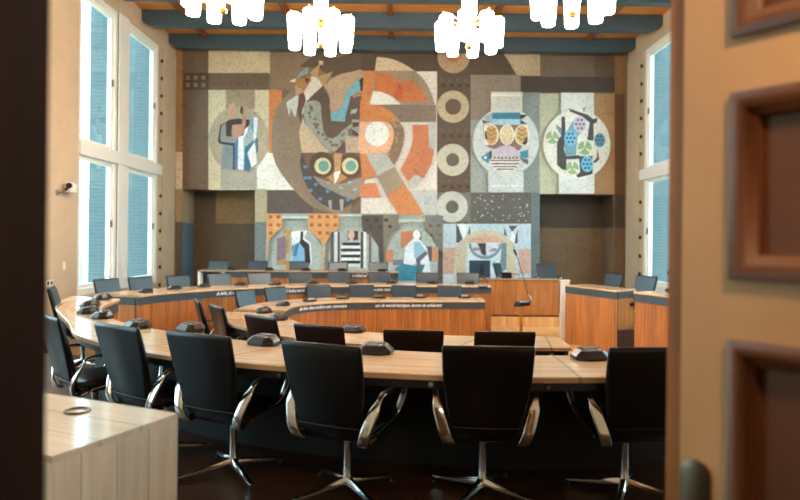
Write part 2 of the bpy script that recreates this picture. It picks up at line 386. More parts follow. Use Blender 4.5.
# ---------------------------------------------------------------- open panelled door on the right
hingeP = Vector((.70, 1.55, 0)); dv = Vector((.625, -.78, 0)).normalized(); nv = Vector((-dv.y, dv.x, 0))   # nv: away from the camera
if nv.y < 0: nv = -nv
DM = Matrix(((dv.x, nv.x, 0, hingeP.x), (dv.y, nv.y, 0, hingeP.y), (0, 0, 1, 0), (0, 0, 0, 1)))
LW, LH, ST = .86, 2.6, .12
door = bpy.data.objects.new('door_1', None); C.objects.link(door); door.matrix_world = DM; door['kind'] = 'structure'
pan = [(.22, 1.273), (1.42, 1.845), (1.983, 2.46)]
mb = MB()
mb.box((0, 0, .01), (ST, .05, LH)); mb.box((LW-ST, 0, .01), (LW, .05, LH))
zs = [.01] + [z for p in pan for z in p] + [LH]
for i in range(0, len(zs), 2): mb.box((ST, 0, zs[i]), (LW-ST, .05, zs[i+1]))
mb.build('leaf', M['stile'], door, False)
for z0, z1 in pan:
    mb = MB(); mb.box((ST, .022, z0), (LW-ST, .04, z1)); po = mb.build('door_panel', M['walnut'], door, False)
    mb = MB()
    def mring(i, y): return [(ST+i, y, z0+i), (LW-ST-i, y, z0+i), (LW-ST-i, y, z1-i), (ST+i, y, z1-i)]
    prof = [(-.004, .0), (-.004, -.014), (.008, -.02), (.024, -.016), (.034, -.004), (.05, .004), (.055, .016), (.055, .024), (-.004, .024)]
    mb.loft([mring(i, y) for i, y in prof], caps=False); mb.build('panel_moulding', M['walnut'], po, True, angle=50)
mb = MB(); mb.box((-.048, .022, .01), (0, .05, LH)); mb.build('rebate_lip', M['edge'], door, False)
mb = MB()
def plate_ring(y, g): return [Vector((.040 + (.036-g)*math.cos(a), y, .938 + (.036-g)*math.sin(a))) for a in [PI*k/10 for k in range(11)]] + [Vector((.040-.036+g, y, .70+g)), Vector((.040+.036-g, y, .70+g))]
mb.loft([plate_ring(0, 0), plate_ring(-.006, 0), plate_ring(-.009, .004)]); hp = mb.build('handle_plate', M['bronze'], door)
mb = MB(); mb.tube([(.042, -.008, .86), (.042, -.05, .86), (.055, -.06, .86), (.1, -.062, .86), (.17, -.06, .858)], [.011, .011, .011, .010, .009], 12); mb.build('lever', M['bronze'], hp)

# ---------------------------------------------------------------- outdoors seen through the left windows
k = 0
for sx, y0, out in ((-1, 14.31, .62), (-1, 16.71, 1.15), (1, 14.31, .62), (1, 16.71, 1.6), (-1, 10.63, .6), (1, 10.63, .6)):
    mb = MB(); xs = sorted((sx*(XW+.205), sx*(XW+out))); mb.box((xs[0], y0, -4), (xs[1], y0+.3, 8)); k += 1
    o = struct(mb, 'exterior_pillar' if k == 1 else 'exterior_pillar.%03d' % (k-1), M['brick'])
mb = MB(); mb.box((-90, -20, -4.2), (90, 120, -4)); struct(mb, 'ground_outside', M['lawn'])
bl = empty('office_building', (-33, 66, -4), 0, 'pale office block seen through the lower left window', 'building')
mb = MB(); mb.box((-9, -14, 0), (3, 14, 9.2)); mb.build('wall', M['facade'], bl, False)
for f_ in range(3):
    for q in range(7):
        mb = MB(); mb.box((3.01, -13+q*3.8, 1.2+f_*2.7), (3.06, -10.6+q*3.8, 2.9+f_*2.7)); mb.build('window', M['facade_glass'], bl, False)
tr = empty('bare_tree', (-20.5, 38.5, -4), 0, 'bare leafless tree outside in front of the pale office block', 'tree')
mb = MB(); mb.tube([(0, 0, 0), (.05, 0, 2), (0, .1, 4.2)], [.16, .13, .1], 8); mb.build('trunk', M['bark'], tr)
mb = MB()
for q in range(16):
    a = random.uniform(0, 2*PI); z = random.uniform(2.6, 4.2); l = random.uniform(.9, 1.9)
    p = Vector((0, 0, z)); d = Vector((math.cos(a)*.6, math.sin(a)*.6, .8)); mb.tube([p, p+d*l*.5, p+d*l+Vector((0, 0, .2))], [.05, .03, .01], 5)
    for w_ in range(3):
        p2 = p + d*l*random.uniform(.4, .9); a2 = a + random.uniform(-1, 1); mb.tube([p2, p2 + Vector((math.cos(a2)*.5, math.sin(a2)*.5, .4))], [.022, .006], 4)
mb.build('branches', M['bark'], tr)
# ---------------------------------------------------------------- mosaic wall with two niches
mural = empty('mosaic_mural', (0, YW, 0), 0, 'large stone mosaic mural with geometric figures covering the back wall', 'mural')
NL = (W(182.5, 240, YW).x, W(254.8, 240, YW).x, W(218, 189.2, YW).z)
NR = (W(539.5, 240, YW).x, W(613, 240, YW).x, W(576, 194.4, YW).z)
ND = 18.96
mb = MB()
mb.box((-XW, YW, PIT), (NL[0], YW+1.2, ZC)); mb.box((NL[1], YW, PIT), (NR[0], YW+1.2, ZC)); mb.box((NR[1], YW, PIT), (XW, YW+1.2, ZC))
mb.box((NL[0], YW, NL[2]), (NL[1], YW+1.2, ZC)); mb.box((NR[0], YW, NR[2]), (NR[1], YW+1.2, ZC))
mb.box((NL[0], ND, PIT), (NL[1], YW+1.2, NL[2])); mb.box((NR[0], ND, PIT), (NR[1], YW+1.2, NR[2]))
mb.col = [lin((128, 104, 78))] * len(mb.f)
struct(mb, 'wall_back', M['terrazzo'])
KA = 1.0
class Mos(MB):
    layer = 0
    def poly(s, pts, col, y=None):
        Mos.layer += 1
        yy = YW - .0012 - .00025 * Mos.layer if y is None else y
        idx = [s.vert(Vector((W(px, py, YW).x, yy - YW, W(px, py, YW).z))) for px, py in pts]
        g_ = sum(col)/3; s.face(idx, 0, tuple(c * KA for c in lin([255*((x + (g_-x)*.12 + d)/255)**1.2 for x, d in zip(col, (2, 0, 1))])))
    def rect(s, x0, y0, x1, y1, col): s.poly([(x0, y0), (x1, y0), (x1, y1), (x0, y1)], col)
    def ell(s, cx, cy, rx, ry, col, a0=0, a1=360, n=40):
        full = abs(a1 - a0) >= 360
        pts = [(cx + rx*math.cos(math.radians(a0+(a1-a0)*k/n)), cy + ry*math.sin(math.radians(a0+(a1-a0)*k/n))) for k in range(n if full else n+1)]
        s.poly(pts, col)
    def ring(s, cx, cy, r, ri, col, ci): s.ell(cx, cy, r, r, col); s.ell(cx, cy, ri, ri, ci)
    def smooth(s, pts, col, n=48):
        c = catmull(pts, n); s.poly([(p.x, p.y) for p in c], col)
    def off(s, ox, oy, k, pts, col): s.poly([(ox + a/k, oy + b/k) for a, b in pts], col)
    def done(s, name, label=None):
        o = s.build(name, M['terrazzo'], mural, False)
        if label: o['label'] = label
        return o
S = 6.25
# --- field
f = Mos(); R = f.rect
zA = (128, 108, 84)
R(175.5, 46, 624.5, 189, zA); R(255, 189, 539.3, 300, zA); R(539.3, 189, 613.2, 194.2, zA); R(613.2, 189, 624.5, 300, zA)
R(175.5, 46, 182.5, 152, (178, 136, 84)); R(175.5, 152, 182.5, 189, (224, 204, 168)); R(175.5, 189, 182.5, 222, (176, 148, 106)); R(175.5, 222, 182.5, 300, (112, 98, 86))
R(182.5, 46, 208.5, 189, (126, 102, 78))
R(208.5, 46, 270, 74, (214, 190, 150)); R(270, 46, 361, 90, (152, 124, 94))
R(208.5, 73, 269, 190, (216, 202, 166)); R(183.5, 73, 269, 90, (126, 100, 72)); R(183.5, 73, 209, 90, (92, 70, 46))
for cx in (188, 195.7, 203.5):
    for cy in (77.8, 85): R(cx-2, cy-2, cx+2, cy+2, (150, 126, 94))
for q in range(12):
    x = 212 + q*4.3; R(x, 83.2 - (q % 3)*.4, x+2.2, 85.2, (140, 84, 52) if q % 2 else (106, 82, 62))
R(226, 90, 255, 109, (170, 150, 120)); R(221, 168, 257, 189, (180, 172, 154)); R(257, 153, 300, 190, (232, 226, 214))
R(255, 189, 267, 222, (186, 172, 138)); R(255, 222, 267, 300, (132, 140, 136))
R(269, 90, 282, 152.5, (218, 136, 74))
R(267, 190, 313, 213.6, (100, 88, 78)); 
f.smooth([(276, 108), (272, 126), (271.5, 146), (275, 162), (281, 173), (295, 191), (313, 207), (337, 213.5), (352, 208), (340, 150), (330, 110), (300, 80)], (152, 130, 104))
R(361, 46, 437, 73, (98, 78, 56)); R(361, 71.5, 437, 215, (228, 220, 206))
f.poly([(299, 67), (318, 52), (337, 58), (361, 50), (361, 72), (342, 74), (334, 79), (318, 68)], (112, 90, 66))
f.smooth([(324, 86), (333, 78), (342, 74), (352, 72), (363, 71), (363, 90), (352, 112), (330, 118), (330, 100), (324, 86)], (192, 164, 128))
# right half fields
R(437, 46, 470.5, 300, (106, 86, 64)); R(470, 46, 624.5, 77, (130, 108, 84))
f.smooth([(470, 46), (495, 46), (501, 52), (510, 63), (516.6, 74), (521, 86), (522.5, 96), (522, 110), (510, 112), (470, 112)], (100, 80, 58))
f.poly([(500.8, 50), (540, 50), (540, 76.5), (516.8, 75.5), (509, 62)], (194, 168, 130))
R(516.8, 76, 614.5, 92.5, (84, 66, 50)); R(540, 50, 595, 77, (128, 106, 84)); R(595, 50, 614.5, 77, (116, 92, 66)); R(614.5, 50, 624.5, 94, (154, 118, 78)); R(614.5, 94, 624.5, 194, (116, 82, 48))
R(614.5, 194, 624.5, 228, (82, 62, 44)); R(614.5, 228, 624.5, 300, (122, 94, 64))
R(470.5, 75, 520.5, 192, (152, 134, 114)); R(470.5, 120, 538, 192.5, (160, 168, 158)); R(520, 92.5, 540, 192.5, (140, 148, 142))
R(539.5, 93.5, 560, 194, (190, 188, 160)); R(593, 93.5, 614.5, 194, (184, 142, 92))
R(470.5, 192.5, 539.5, 223.5, (104, 100, 92)); R(531, 192.5, 539.5, 300, (112, 124, 124)); R(437, 192.5, 470.5, 300, (122, 124, 114))
for q in range(42):
    x = random.uniform(473, 529); y = random.uniform(195, 221); f.ell(x, y, .7, .7, (190, 196, 190), n=6)
for cy in (83, 133.5, 184, 226):
    for q in range(4):
        x = 440 + q*8; R(x, cy-4.5, x+3.6, cy-1, (126, 96, 62) if cy < 200 else (112, 92, 76)); R(x+2, cy+1, x+5.6, cy+4.5, (84, 62, 42))
f.ell(453.5, 57.5, 16, 16, (192, 160, 118)); f.ell(453.5, 55, 8, 8, (210, 128, 60))
f.ring(453, 107, 16, 8, (196, 176, 142), (110, 88, 66)); f.ring(452.6, 160, 16, 6.6, (204, 196, 172), (116, 100, 82)); f.ring(452, 207, 15.6, 6.4, (198, 198, 184), (108, 102, 92))
# lower centre field
R(267, 213.6, 437, 300, (166, 176, 164))
R(398, 190, 437, 214.6, (202, 200, 190)); R(424, 196, 437, 214.6, (190, 194, 188))
f.done('stone_field', 'brown, cream and grey speckled stone background with round discs')
# niche linings
nl = Mos()
def npoly(m, pts3, col):
    idx = [m.vert((p[0], p[1]-YW, p[2])) for p in pts3]; m.face(idx, 0, lin([255*(x/255)**1.2 for x in col]))
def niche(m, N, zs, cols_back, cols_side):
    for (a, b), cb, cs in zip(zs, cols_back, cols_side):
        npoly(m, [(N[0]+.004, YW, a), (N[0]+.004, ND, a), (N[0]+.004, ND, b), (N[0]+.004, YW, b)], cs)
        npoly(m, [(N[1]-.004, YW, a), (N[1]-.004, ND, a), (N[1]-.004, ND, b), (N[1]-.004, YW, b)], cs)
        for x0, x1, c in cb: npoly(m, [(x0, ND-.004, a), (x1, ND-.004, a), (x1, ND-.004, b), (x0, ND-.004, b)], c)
zl = W(218, 223.5, ND).z; zr = W(576, 228, ND).z; xm = W(216, 205, ND).x
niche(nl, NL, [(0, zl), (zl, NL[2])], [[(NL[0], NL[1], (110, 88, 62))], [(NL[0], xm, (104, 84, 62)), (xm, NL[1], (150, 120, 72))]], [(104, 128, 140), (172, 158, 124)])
nl.done('left_niche_lining', 'dark brown stone lining of the left recess')
nl = Mos()
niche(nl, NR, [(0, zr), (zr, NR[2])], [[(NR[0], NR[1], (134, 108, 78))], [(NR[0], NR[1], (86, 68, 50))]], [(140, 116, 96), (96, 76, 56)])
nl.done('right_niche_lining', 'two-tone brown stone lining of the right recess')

# --- couple in the oval
m = Mos(); m.ell(238.7, 139.5, 29.5, 33, (184, 170, 140), n=48)
o_ = lambda pts, c: m.off(175, 110, S, pts, c)
o_([(300, 215), (385, 215), (365, 375), (290, 370)], (140, 150, 152))
o_([(270, 195), (285, 95), (320, 78), (345, 60), (400, 55), (470, 62), (460, 150), (430, 175), (385, 190), (385, 375), (365, 375), (365, 225), (280, 212)], (72, 52, 42))
o_([(285, 180), (292, 100), (320, 82), (322, 165), (390, 170), (385, 210), (290, 200)], (150, 150, 148))
o_([(335, 0), (385, 0), (380, 25), (378, 55), (340, 62), (345, 35), (330, 15)], (206, 160, 128)); m.ell(232.5, 108.5, 4.2, 5, (208, 160, 128))
o_([(405, 0), (445, 0), (445, 90), (430, 145), (395, 175), (365, 175), (355, 150), (360, 95), (420, 90), (425, 40)], (200, 146, 120)); m.ell(245, 110, 3.4, 4.4, (204, 156, 128)); m.ell(242, 110.5, 1.6, 4, (92, 66, 50))
o_([(375, 215), (395, 170), (440, 155), (460, 130), (440, 260), (435, 370), (375, 375)], (86, 130, 168)); o_([(398, 170), (430, 160), (440, 120), (465, 100), (440, 200), (430, 375), (395, 370)], (232, 232, 230))
o_([(430, 175), (485, 90), (490, 200), (430, 240)], (168, 186, 182)); o_([(435, 240), (510, 175), (500, 280), (470, 380), (432, 380)], (56, 124, 156))
o_([(490, 45), (520, 50), (510, 170), (495, 200), (490, 120)], (228, 232, 232)); o_([(478, 55), (492, 50), (495, 150), (478, 120)], (110, 160, 190)); o_([(500, 200), (515, 335), (480, 360), (455, 270)], (230, 230, 226)); o_([(510, 180), (520, 180), (522, 260), (510, 270)], (50, 100, 140))
m.done('couple_medallion', 'oval with two standing figures in brown, white and blue')

# --- crowned bird
m = Mos(); o_ = lambda pts, c: m.off(265, 40, S, pts, c)
o_([(215, 345), (300, 345), (365, 288), (400, 370), (415, 500), (360, 560), (230, 540), (190, 400)], (108, 86, 66))
o_([(290, 225), (335, 240), (362, 288), (305, 340), (262, 385), (232, 480), (245, 325), (285, 265)], (224, 212, 192))
o_([(150, 262), (195, 242), (192, 266)], (236, 224, 200)); o_([(192, 246), (250, 232), (275, 215), (292, 250), (245, 322), (190, 290)], (190, 140, 74))
o_([(248, 234), (282, 248), (262, 280)], (150, 62, 38)); o_([(255, 244), (270, 250), (262, 266)], (74, 44, 34))
o_([(195, 245), (215, 212), (270, 168), (272, 212), (240, 236)], (146, 170, 166)); o_([(200, 244), (240, 228), (272, 212), (240, 238)], (70, 92, 94))
o_([(278, 212), (345, 150), (332, 225), (325, 236)], (196, 160, 100)); o_([(328, 232), (428, 198), (372, 285), (358, 285)], (190, 154, 98)); o_([(338, 132), (364, 132), (364, 158), (338, 158)], (214, 190, 148))
o_([(190, 290), (246, 322), (196, 352)], (200, 164, 128)); o_([(236, 330), (250, 345), (258, 380), (240, 430), (216, 420), (214, 350)], (122, 78, 62))
o_([(135, 392), (196, 350), (212, 350), (206, 420), (190, 488), (164, 430), (152, 480)], (206, 204, 194))
# speckled wing and curved neck in grey green with square tesserae
m.smooth([(303, 108), (308, 102), (316, 101), (321, 105), (322, 118), (325, 131), (332, 138.8), (345, 129), (352, 123.5), (357, 117), (359.5, 120), (356, 133), (345, 142), (334, 152), (322, 143), (314, 135), (306, 124), (303, 108)], (164, 166, 150), 70)
for q in range(26):
    t = q / 25; p = [(308, 106), (312, 118), (317, 128), (326, 140), (334, 146), (344, 138), (354, 128)]; k_ = min(int(t*6), 5); a, b = p[k_], p[k_+1]; tt = t*6-k_
    x = a[0]+(b[0]-a[0])*tt + random.uniform(-3, 3); y = a[1]+(b[1]-a[1])*tt + random.uniform(-2.5, 2.5); w_ = random.uniform(1, 1.8); m.rect(x-w_, y-w_, x+w_, y+w_, (118, 112, 98) if q % 2 else (136, 104, 78))
o_ = lambda pts, c: m.off(265, 110, S, pts, c)
o_([(350, 0), (545, 0), (545, 85), (500, 112), (460, 160), (420, 182), (385, 170), (366, 130)], (108, 84, 64))
o_([(238, 45), (252, 90), (310, 160), (360, 220), (418, 268), (232, 268), (215, 150)], (206, 182, 148)); o_([(505, 168), (598, 168), (598, 268), (505, 268)], (196, 172, 146)); o_([(436, 266), (500, 195), (506, 268)], (98, 76, 58))
o_([(410, 0), (520, 0), (500, 75), (415, 70)], (128, 178, 184)); o_([(410, 0), (470, 0), (412, 30)], (190, 160, 120))
o_([(545, 0), (592, 0), (592, 160), (545, 160)], (166, 168, 150)); o_([(548, 80), (590, 78), (585, 104), (548, 112)], (84, 66, 50)); o_([(545, 122), (588, 150), (585, 162), (545, 158)], (84, 66, 50))
o_ = lambda pts, c: m.off(265, 40, S, pts, c)
o_([(415, 455), (470, 440), (490, 400), (510, 320), (560, 272), (600, 240), (612, 235), (612, 310), (555, 335), (530, 385), (520, 440), (505, 500), (415, 500)], (120, 178, 190)); o_([(590, 250), (615, 235), (615, 320), (598, 322)], (60, 52, 46)); o_([(535, 355), (615, 330), (615, 500), (500, 500)], (108, 84, 66)); o_([(540, 440), (580, 430), (570, 460), (535, 465)], (170, 184, 172)); o_([(550, 352), (615, 335), (615, 348), (550, 362)], (184, 156, 122))
m.done('crowned_bird', 'crowned bird with white neck, golden crest and teal tail')

# --- owl
m = Mos(); o_ = lambda pts, c: m.off(265, 110, S, pts, c)
m.smooth([(302, 153), (300.5, 162), (302, 172), (306, 184), (313, 196), (322, 204), (330, 208), (340, 210), (349, 205), (355, 199), (362, 190), (363, 153)], (88, 80, 76))
o_([(236, 270), (612, 270), (612, 440), (480, 470), (330, 440), (262, 350)], (136, 100, 66))
m.smooth([(313, 176), (322, 186), (334, 192), (345, 197), (355, 199.5), (362, 190), (363, 178), (338, 184), (313, 176)], (156, 146, 128))
m.ell(322, 165, 12.5, 13, (98, 70, 48)); m.ell(350.5, 166, 12, 13, (98, 70, 48))
o_([(432, 272), (482, 272), (470, 395), (436, 395)], (206, 156, 104)); o_([(388, 425), (432, 395), (440, 470)], (196, 146, 80)); o_([(440, 468), (475, 395), (515, 425)], (196, 146, 80)); o_([(432, 392), (476, 380), (462, 420), (436, 468)], (236, 230, 218))
for cx in (323, 350.2):
    m.ell(cx, 166.3, 8.2, 8.2, (218, 208, 160)); m.ell(cx+.9, 166.3, 5.4, 5.4, (112, 166, 156))
for x, y in ((316, 184.5), (327.5, 191.5), (311, 190.5), (320.5, 199), (306, 178), (305.5, 167), (310, 178), (348, 200)): m.ell(x, y, 2, 1.6, (96, 150, 186), n=12)
for x, y in ((329, 183), (350, 182.5), (341, 188), (355, 190)): m.ell(x, y, 2, 1.3, (150, 186, 196), n=12)
o_ = lambda pts, c: m.off(260, 170, S, pts, c)
o_([(426, 190), (450, 190), (450, 252), (436, 248)], (176, 168, 156)); o_([(498, 185), (524, 185), (520, 250), (505, 262)], (176, 168, 156))
m.smooth([(302, 172), (306, 186), (315, 199), (329, 210.5), (338, 213.3), (343, 211.5), (334, 210), (322, 204), (312, 195), (305.5, 184), (302, 172)], (164, 150, 130))
m.done('owl', 'owl with two round teal eyes above a dark speckled body')

# --- orange sun sign
m = Mos(); o_ = lambda pts, c: m.off(345, 40, S, pts, c)
arc = lambda pts: [(345 + p.x/S, 40 + p.y/S) for p in catmull(pts, 14)]
m.poly([(377, 57.6)] + arc([(200, 110), (280, 120), (360, 150), (435, 196)]) + [(374.8, 71.4)], (216, 192, 152))
m.poly([(374.8, 71.4)] + arc([(435, 196), (490, 250), (530, 320), (562, 405)]) + [(370, 105)], (170, 146, 116))
m.poly([(364, 71.4), (376, 71.4), (372, 92), (369, 105.5), (360, 105.5), (363, 90)], (216, 138, 72))
m.poly([(376.8, 72.5)] + arc([(200, 205), (280, 220), (345, 265), (400, 250), (450, 282), (495, 340), (514, 390)]) + [(399.5, 102.4), (393, 96.5), (374, 90.2)], (214, 124, 62))
o_([(345, 265), (360, 300), (362, 360), (330, 385), (300, 352)], (206, 104, 58))
m.poly([(373.5, 91)] + arc([(178, 322), (240, 332), (300, 362), (348, 405)]) + [(369.7, 105)], (232, 224, 208))
m.rect(360, 105.3, 436, 122.3, (144, 124, 104)); m.poly([(360, 105.3)] + [(345+a/S, 40+b/S) for a, b in ((200, 409), (255, 430), (300, 460), (345, 515))] + [(360, 122.3)], (216, 138, 66))
o_ = lambda pts, c: m.off(345, 110, S, pts, c)
m.poly([(360, 122.3)] + [(345+a/S, 110+b/S) for a, b in ((340, 76), (362, 110), (372, 160), (360, 230), (335, 300), (305, 350), (260, 275))] + [(360, 153.5)], (146, 118, 88))
for q in range(14):
    a = math.radians(random.uniform(-40, 60)); r = random.uniform(17, 25); x, y = 377+r*math.cos(a), 134+r*math.sin(a); m.rect(x-1.6, y-.9, x+1.6, y+.9, (176, 148, 112))
m.smooth([(360, 122.3), (385, 122.3), (392, 127), (394, 136), (391, 147), (386, 153.6), (360, 153.6), (360, 122.3)], (232, 178, 138)); m.ell(377, 134.3, 12, 12.3, (234, 232, 222))
o_([(420, 95), (520, 95), (524, 240), (556, 250), (540, 335), (490, 428), (428, 372), (468, 400), (395, 450), (345, 375), (385, 300), (412, 240), (424, 180)], (212, 130, 82)); o_([(424, 370), (440, 372), (492, 428), (470, 420)], (200, 110, 64))
o_([(520, 90), (566, 80), (566, 245), (524, 240)], (190, 192, 182)); o_([(392, 455), (436, 405), (490, 430), (430, 495), (410, 480)], (190, 190, 180))
o_([(130, 275), (260, 275), (310, 355), (200, 415)], (186, 188, 178)); o_([(200, 415), (310, 355), (372, 465), (262, 540)], (166, 146, 120))
m.poly([(387, 196.4), (404.5, 184.4), (424, 214.6), (398.6, 214.6)], (214, 140, 76)); o_([(95, 275), (130, 275), (205, 418), (108, 438)], (210, 136, 74))
m.poly([(361, 184), (376, 183), (381, 197.5), (359, 197.5)], (214, 136, 84))
m.done('orange_sun_sign', 'orange and white sun disc with curved orange bands')

# --- jar with fishes, jar with tree
m = Mos(); m.rect(490.5, 92.5, 522, 114, (210, 206, 190)); m.rect(488, 172, 523, 192.5, (204, 208, 204)); m.ell(505.5, 142, 33, 34, (204, 208, 202), n=56); m.rect(488, 185.5, 523, 186.6, (228, 228, 222)); m.rect(491, 94.5, 521, 97, (228, 224, 212))
o_ = lambda pts, c: m.off(435, 110, S, pts, c)
o_([(355, 20), (530, 18), (530, 62), (355, 60)], (60, 136, 156)); o_([(355, 60), (530, 60), (530, 92), (355, 90)], (168, 206, 220)); o_([(300, 45), (355, 20), (355, 90), (320, 70)], (170, 176, 180)); o_([(530, 30), (575, 35), (548, 55), (530, 62)], (64, 56, 54)); o_([(530, 62), (575, 92), (530, 92)], (50, 92, 110)); o_([(290, 62), (340, 80), (300, 90)], (92, 76, 60))
o_([(300, 95), (580, 95), (580, 215), (545, 222), (525, 255), (355, 245), (300, 220)], (150, 116, 102)); o_([(305, 100), (330, 95), (330, 225), (300, 220)], (226, 222, 216)); o_([(555, 95), (582, 95), (580, 215), (555, 222)], (226, 222, 216))
for cx, c in ((350, (212, 166, 98)), (447, (222, 202, 162)), (540, (216, 180, 118))):
    m.ell(435+cx/S, 110+158/S, 7.4, 10.2, (236, 226, 206)); m.ell(435+cx/S, 110+158/S, 6, 9.2, c)
    for q in range(3): o_([(cx-30, 118+q*28), (cx, 140+q*28), (cx+30, 118+q*28), (cx+24, 112+q*28), (cx, 130+q*28), (cx-24, 112+q*28)], (236, 214, 170) if cx == 447 else (172, 122, 68))
o_([(540, 215), (575, 165), (575, 205), (560, 222)], (70, 56, 46)); o_([(308, 150), (318, 130), (325, 190), (312, 185)], (70, 56, 46))
m.ell(435+442/S, 110+300/S, 14.2, 12.2, (206, 192, 204), 180, 360)
o_([(283, 300), (345, 255), (352, 300), (330, 338)], (66, 148, 174)); o_([(335, 270), (352, 250), (352, 300), (340, 330)], (104, 72, 56)); m.ell(435+312/S, 110+300/S, 1.4, 1.4, (220, 226, 226), n=10); o_([(530, 262), (580, 250), (580, 300), (530, 305)], (62, 150, 172)); o_([(530, 305), (578, 310), (578, 345), (545, 325)], (120, 110, 104))
m.ell(435+435/S, 110+310/S, 15.5, 12, (232, 226, 216), 0, 180)
for q, yy in enumerate((318, 338, 356, 372)):
    hw = math.sqrt(max(0, 1-((yy-310)/75)**2))*95; o_([(435-hw, yy-4), (435+hw, yy-4), (435+hw*.97, yy+4), (435-hw*.97, yy+4)], (122, 88, 72) if q % 2 == 0 else (74, 60, 56))
for q in range(7): o_([(360+q*23, 306), (372+q*23, 292), (380+q*23, 308)], (96, 72, 58))
m.done('fish_jar', 'pale jar holding blue fishes, golden leaves and a striped bowl')
m = Mos(); m.rect(560, 93.5, 593, 115, (218, 216, 206)); m.rect(558, 170, 593.5, 194, (216, 214, 208)); m.ell(576, 145, 33.5, 34.5, (228, 222, 208), n=56)
o_ = lambda pts, c: m.off(535, 110, S, pts, c)
o_([(185, 290), (175, 195), (190, 140), (240, 60), (300, 40), (310, 100), (262, 170), (250, 285)], (122, 166, 178)); o_([(125, 90), (190, 140), (180, 200), (130, 120)], (130, 160, 170)); o_([(290, -8), (315, -15), (300, 20)], (120, 160, 176))
o_([(160, 45), (182, 45), (186, 120), (176, 250), (192, 300), (192, 380), (165, 375), (133, 345), (132, 190), (160, 165)], (78, 76, 74))
o_([(205, -5), (262, 12), (330, 36), (356, 60), (384, 52), (382, 78), (360, 92), (362, 185), (352, 195), (320, 190), (336, 82), (290, 46), (215, 15)], (82, 78, 74))
o_([(180, 292), (270, 284), (278, 308), (190, 312)], (78, 74, 72)); o_([(270, 290), (352, 290), (355, 402), (262, 426), (252, 410), (276, 390)], (72, 70, 70)); o_([(385, 240), (396, 310), (370, 336), (356, 325), (380, 300)], (122, 78, 52))
for cx, cy, rx, ry, c in ((275, 92, 40, 52, (206, 190, 204)), (218, 178, 40, 50, (124, 186, 214)), (398, 192, 34, 46, (96, 156, 170)), (320, 340, 38, 50, (118, 194, 226))):
    m.ell(535+cx/S, 110+cy/S, rx/S, ry/S, c, n=28)
    for q in range(7):
        a = q*PI/3; r_ = 0 if q == 6 else .58; m.ell(535+(cx+rx*r_*math.cos(a))/S, 110+(cy+ry*r_*math.sin(a))/S, 1.2, 1.3, (58, 84, 104) if c[0] < 200 else (120, 84, 92), n=10)
for cx, cy, r_ in ((103, 175, 40), (305, 240, 44), (228, 365, 40)):
    m.ell(535+cx/S, 110+cy/S, r_/S, r_/S, (160, 182, 126), n=28)
    for a in (20, 140, 260):
        t = math.radians(a); m.poly([(535+cx/S, 110+cy/S), (535+(cx+r_*1.02*math.cos(t))/S, 110+(cy+r_*1.02*math.sin(t))/S), (535+(cx+r_*1.02*math.cos(t+.4))/S, 110+(cy+r_*1.02*math.sin(t+.4))/S)], (226, 222, 206))
m.done('tree_jar', 'round pale jar with dark branches, blue fruits and green leaves')

# --- lower frieze of arches
m = Mos(); o_ = lambda pts, c: m.off(260, 205, S, pts, c)
def dots(x0, y0, nx, ny, dx, dy, c):
    for a in range(nx):
        for b in range(ny): o_([(x0+a*dx, y0+b*dy), (x0+a*dx+22, y0+b*dy), (x0+a*dx+22, y0+b*dy+20), (x0+a*dx, y0+b*dy+20)], c)
for cx in (298, 354.5, 412): m.ell(cx, 258, 25.5, 31, (176, 186, 174), 180, 360); m.rect(cx-25.5, 258, cx+25.5, 300, (180, 192, 186))
o_([(45, 55), (142, 55), (142, 140), (110, 165), (62, 215), (45, 215)], (224, 162, 98)); dots(60, 65, 2, 2, 48, 50, (168, 106, 56)); dots(60, 165, 1, 1, 1, 1, (168, 106, 56)); o_([(40, 215), (60, 215), (52, 340), (40, 340)], (196, 168, 140))
o_([(302, 55), (494, 55), (494, 140), (440, 190), (412, 238), (390, 240), (350, 190), (300, 150)], (224, 162, 98)); dots(315, 65, 4, 2, 49, 50, (168, 106, 56)); dots(365, 165, 2, 1, 48, 1, (168, 106, 56)); o_([(385, 240), (412, 240), (405, 420), (378, 420)], (196, 178, 150))
o_([(142, 70), (302, 70), (302, 92), (142, 92)], (196, 206, 196)); o_([(150, 86), (300, 86), (300, 92), (150, 92)], (120, 136, 130)); o_([(494, 60), (640, 60), (640, 72), (494, 72)], (206, 212, 200))
o_ = lambda pts, c: m.off(345, 205, S, pts, c)
o_([(105, 62), (240, 62), (240, 370), (215, 370), (210, 262), (170, 200), (110, 160)], (92, 82, 74)); o_([(240, 62), (336, 62), (336, 150), (290, 175), (252, 220), (240, 300)], (140, 128, 110)); o_([(500, 66), (612, 66), (612, 300), (580, 280), (560, 210), (500, 155)], (128, 132, 122))
for q in range(3): o_([(125+q*60, 85), (150+q*60, 85), (150+q*60, 105), (125+q*60, 105)], (70, 58, 48)); o_([(150+q*60, 125), (172+q*60, 125), (172+q*60, 145), (150+q*60, 145)], (76, 62, 52))
for q in range(2): o_([(520+q*50, 120), (545+q*50, 120), (545+q*50, 140), (520+q*50, 140)], (140, 96, 70)); o_([(530+q*50, 180), (552+q*50, 180), (552+q*50, 195), (530+q*50, 195)], (140, 96, 70))
o_([(336, 90), (498, 90), (498, 108), (336, 108)], (198, 202, 184))
m.done('arch_frieze', 'row of grey stone arches between orange checkered funnels')
m = Mos(); o_ = lambda pts, c: m.off(260, 205, S, pts, c)
o_([(110, 210), (165, 190), (165, 340), (110, 345)], (150, 124, 132)); o_([(150, 155), (202, 155), (202, 178), (188, 178), (188, 300), (170, 300), (170, 178), (150, 178)], (206, 152, 76)); o_([(110, 345), (190, 345), (190, 430), (165, 430), (165, 372), (110, 372)], (206, 152, 76))
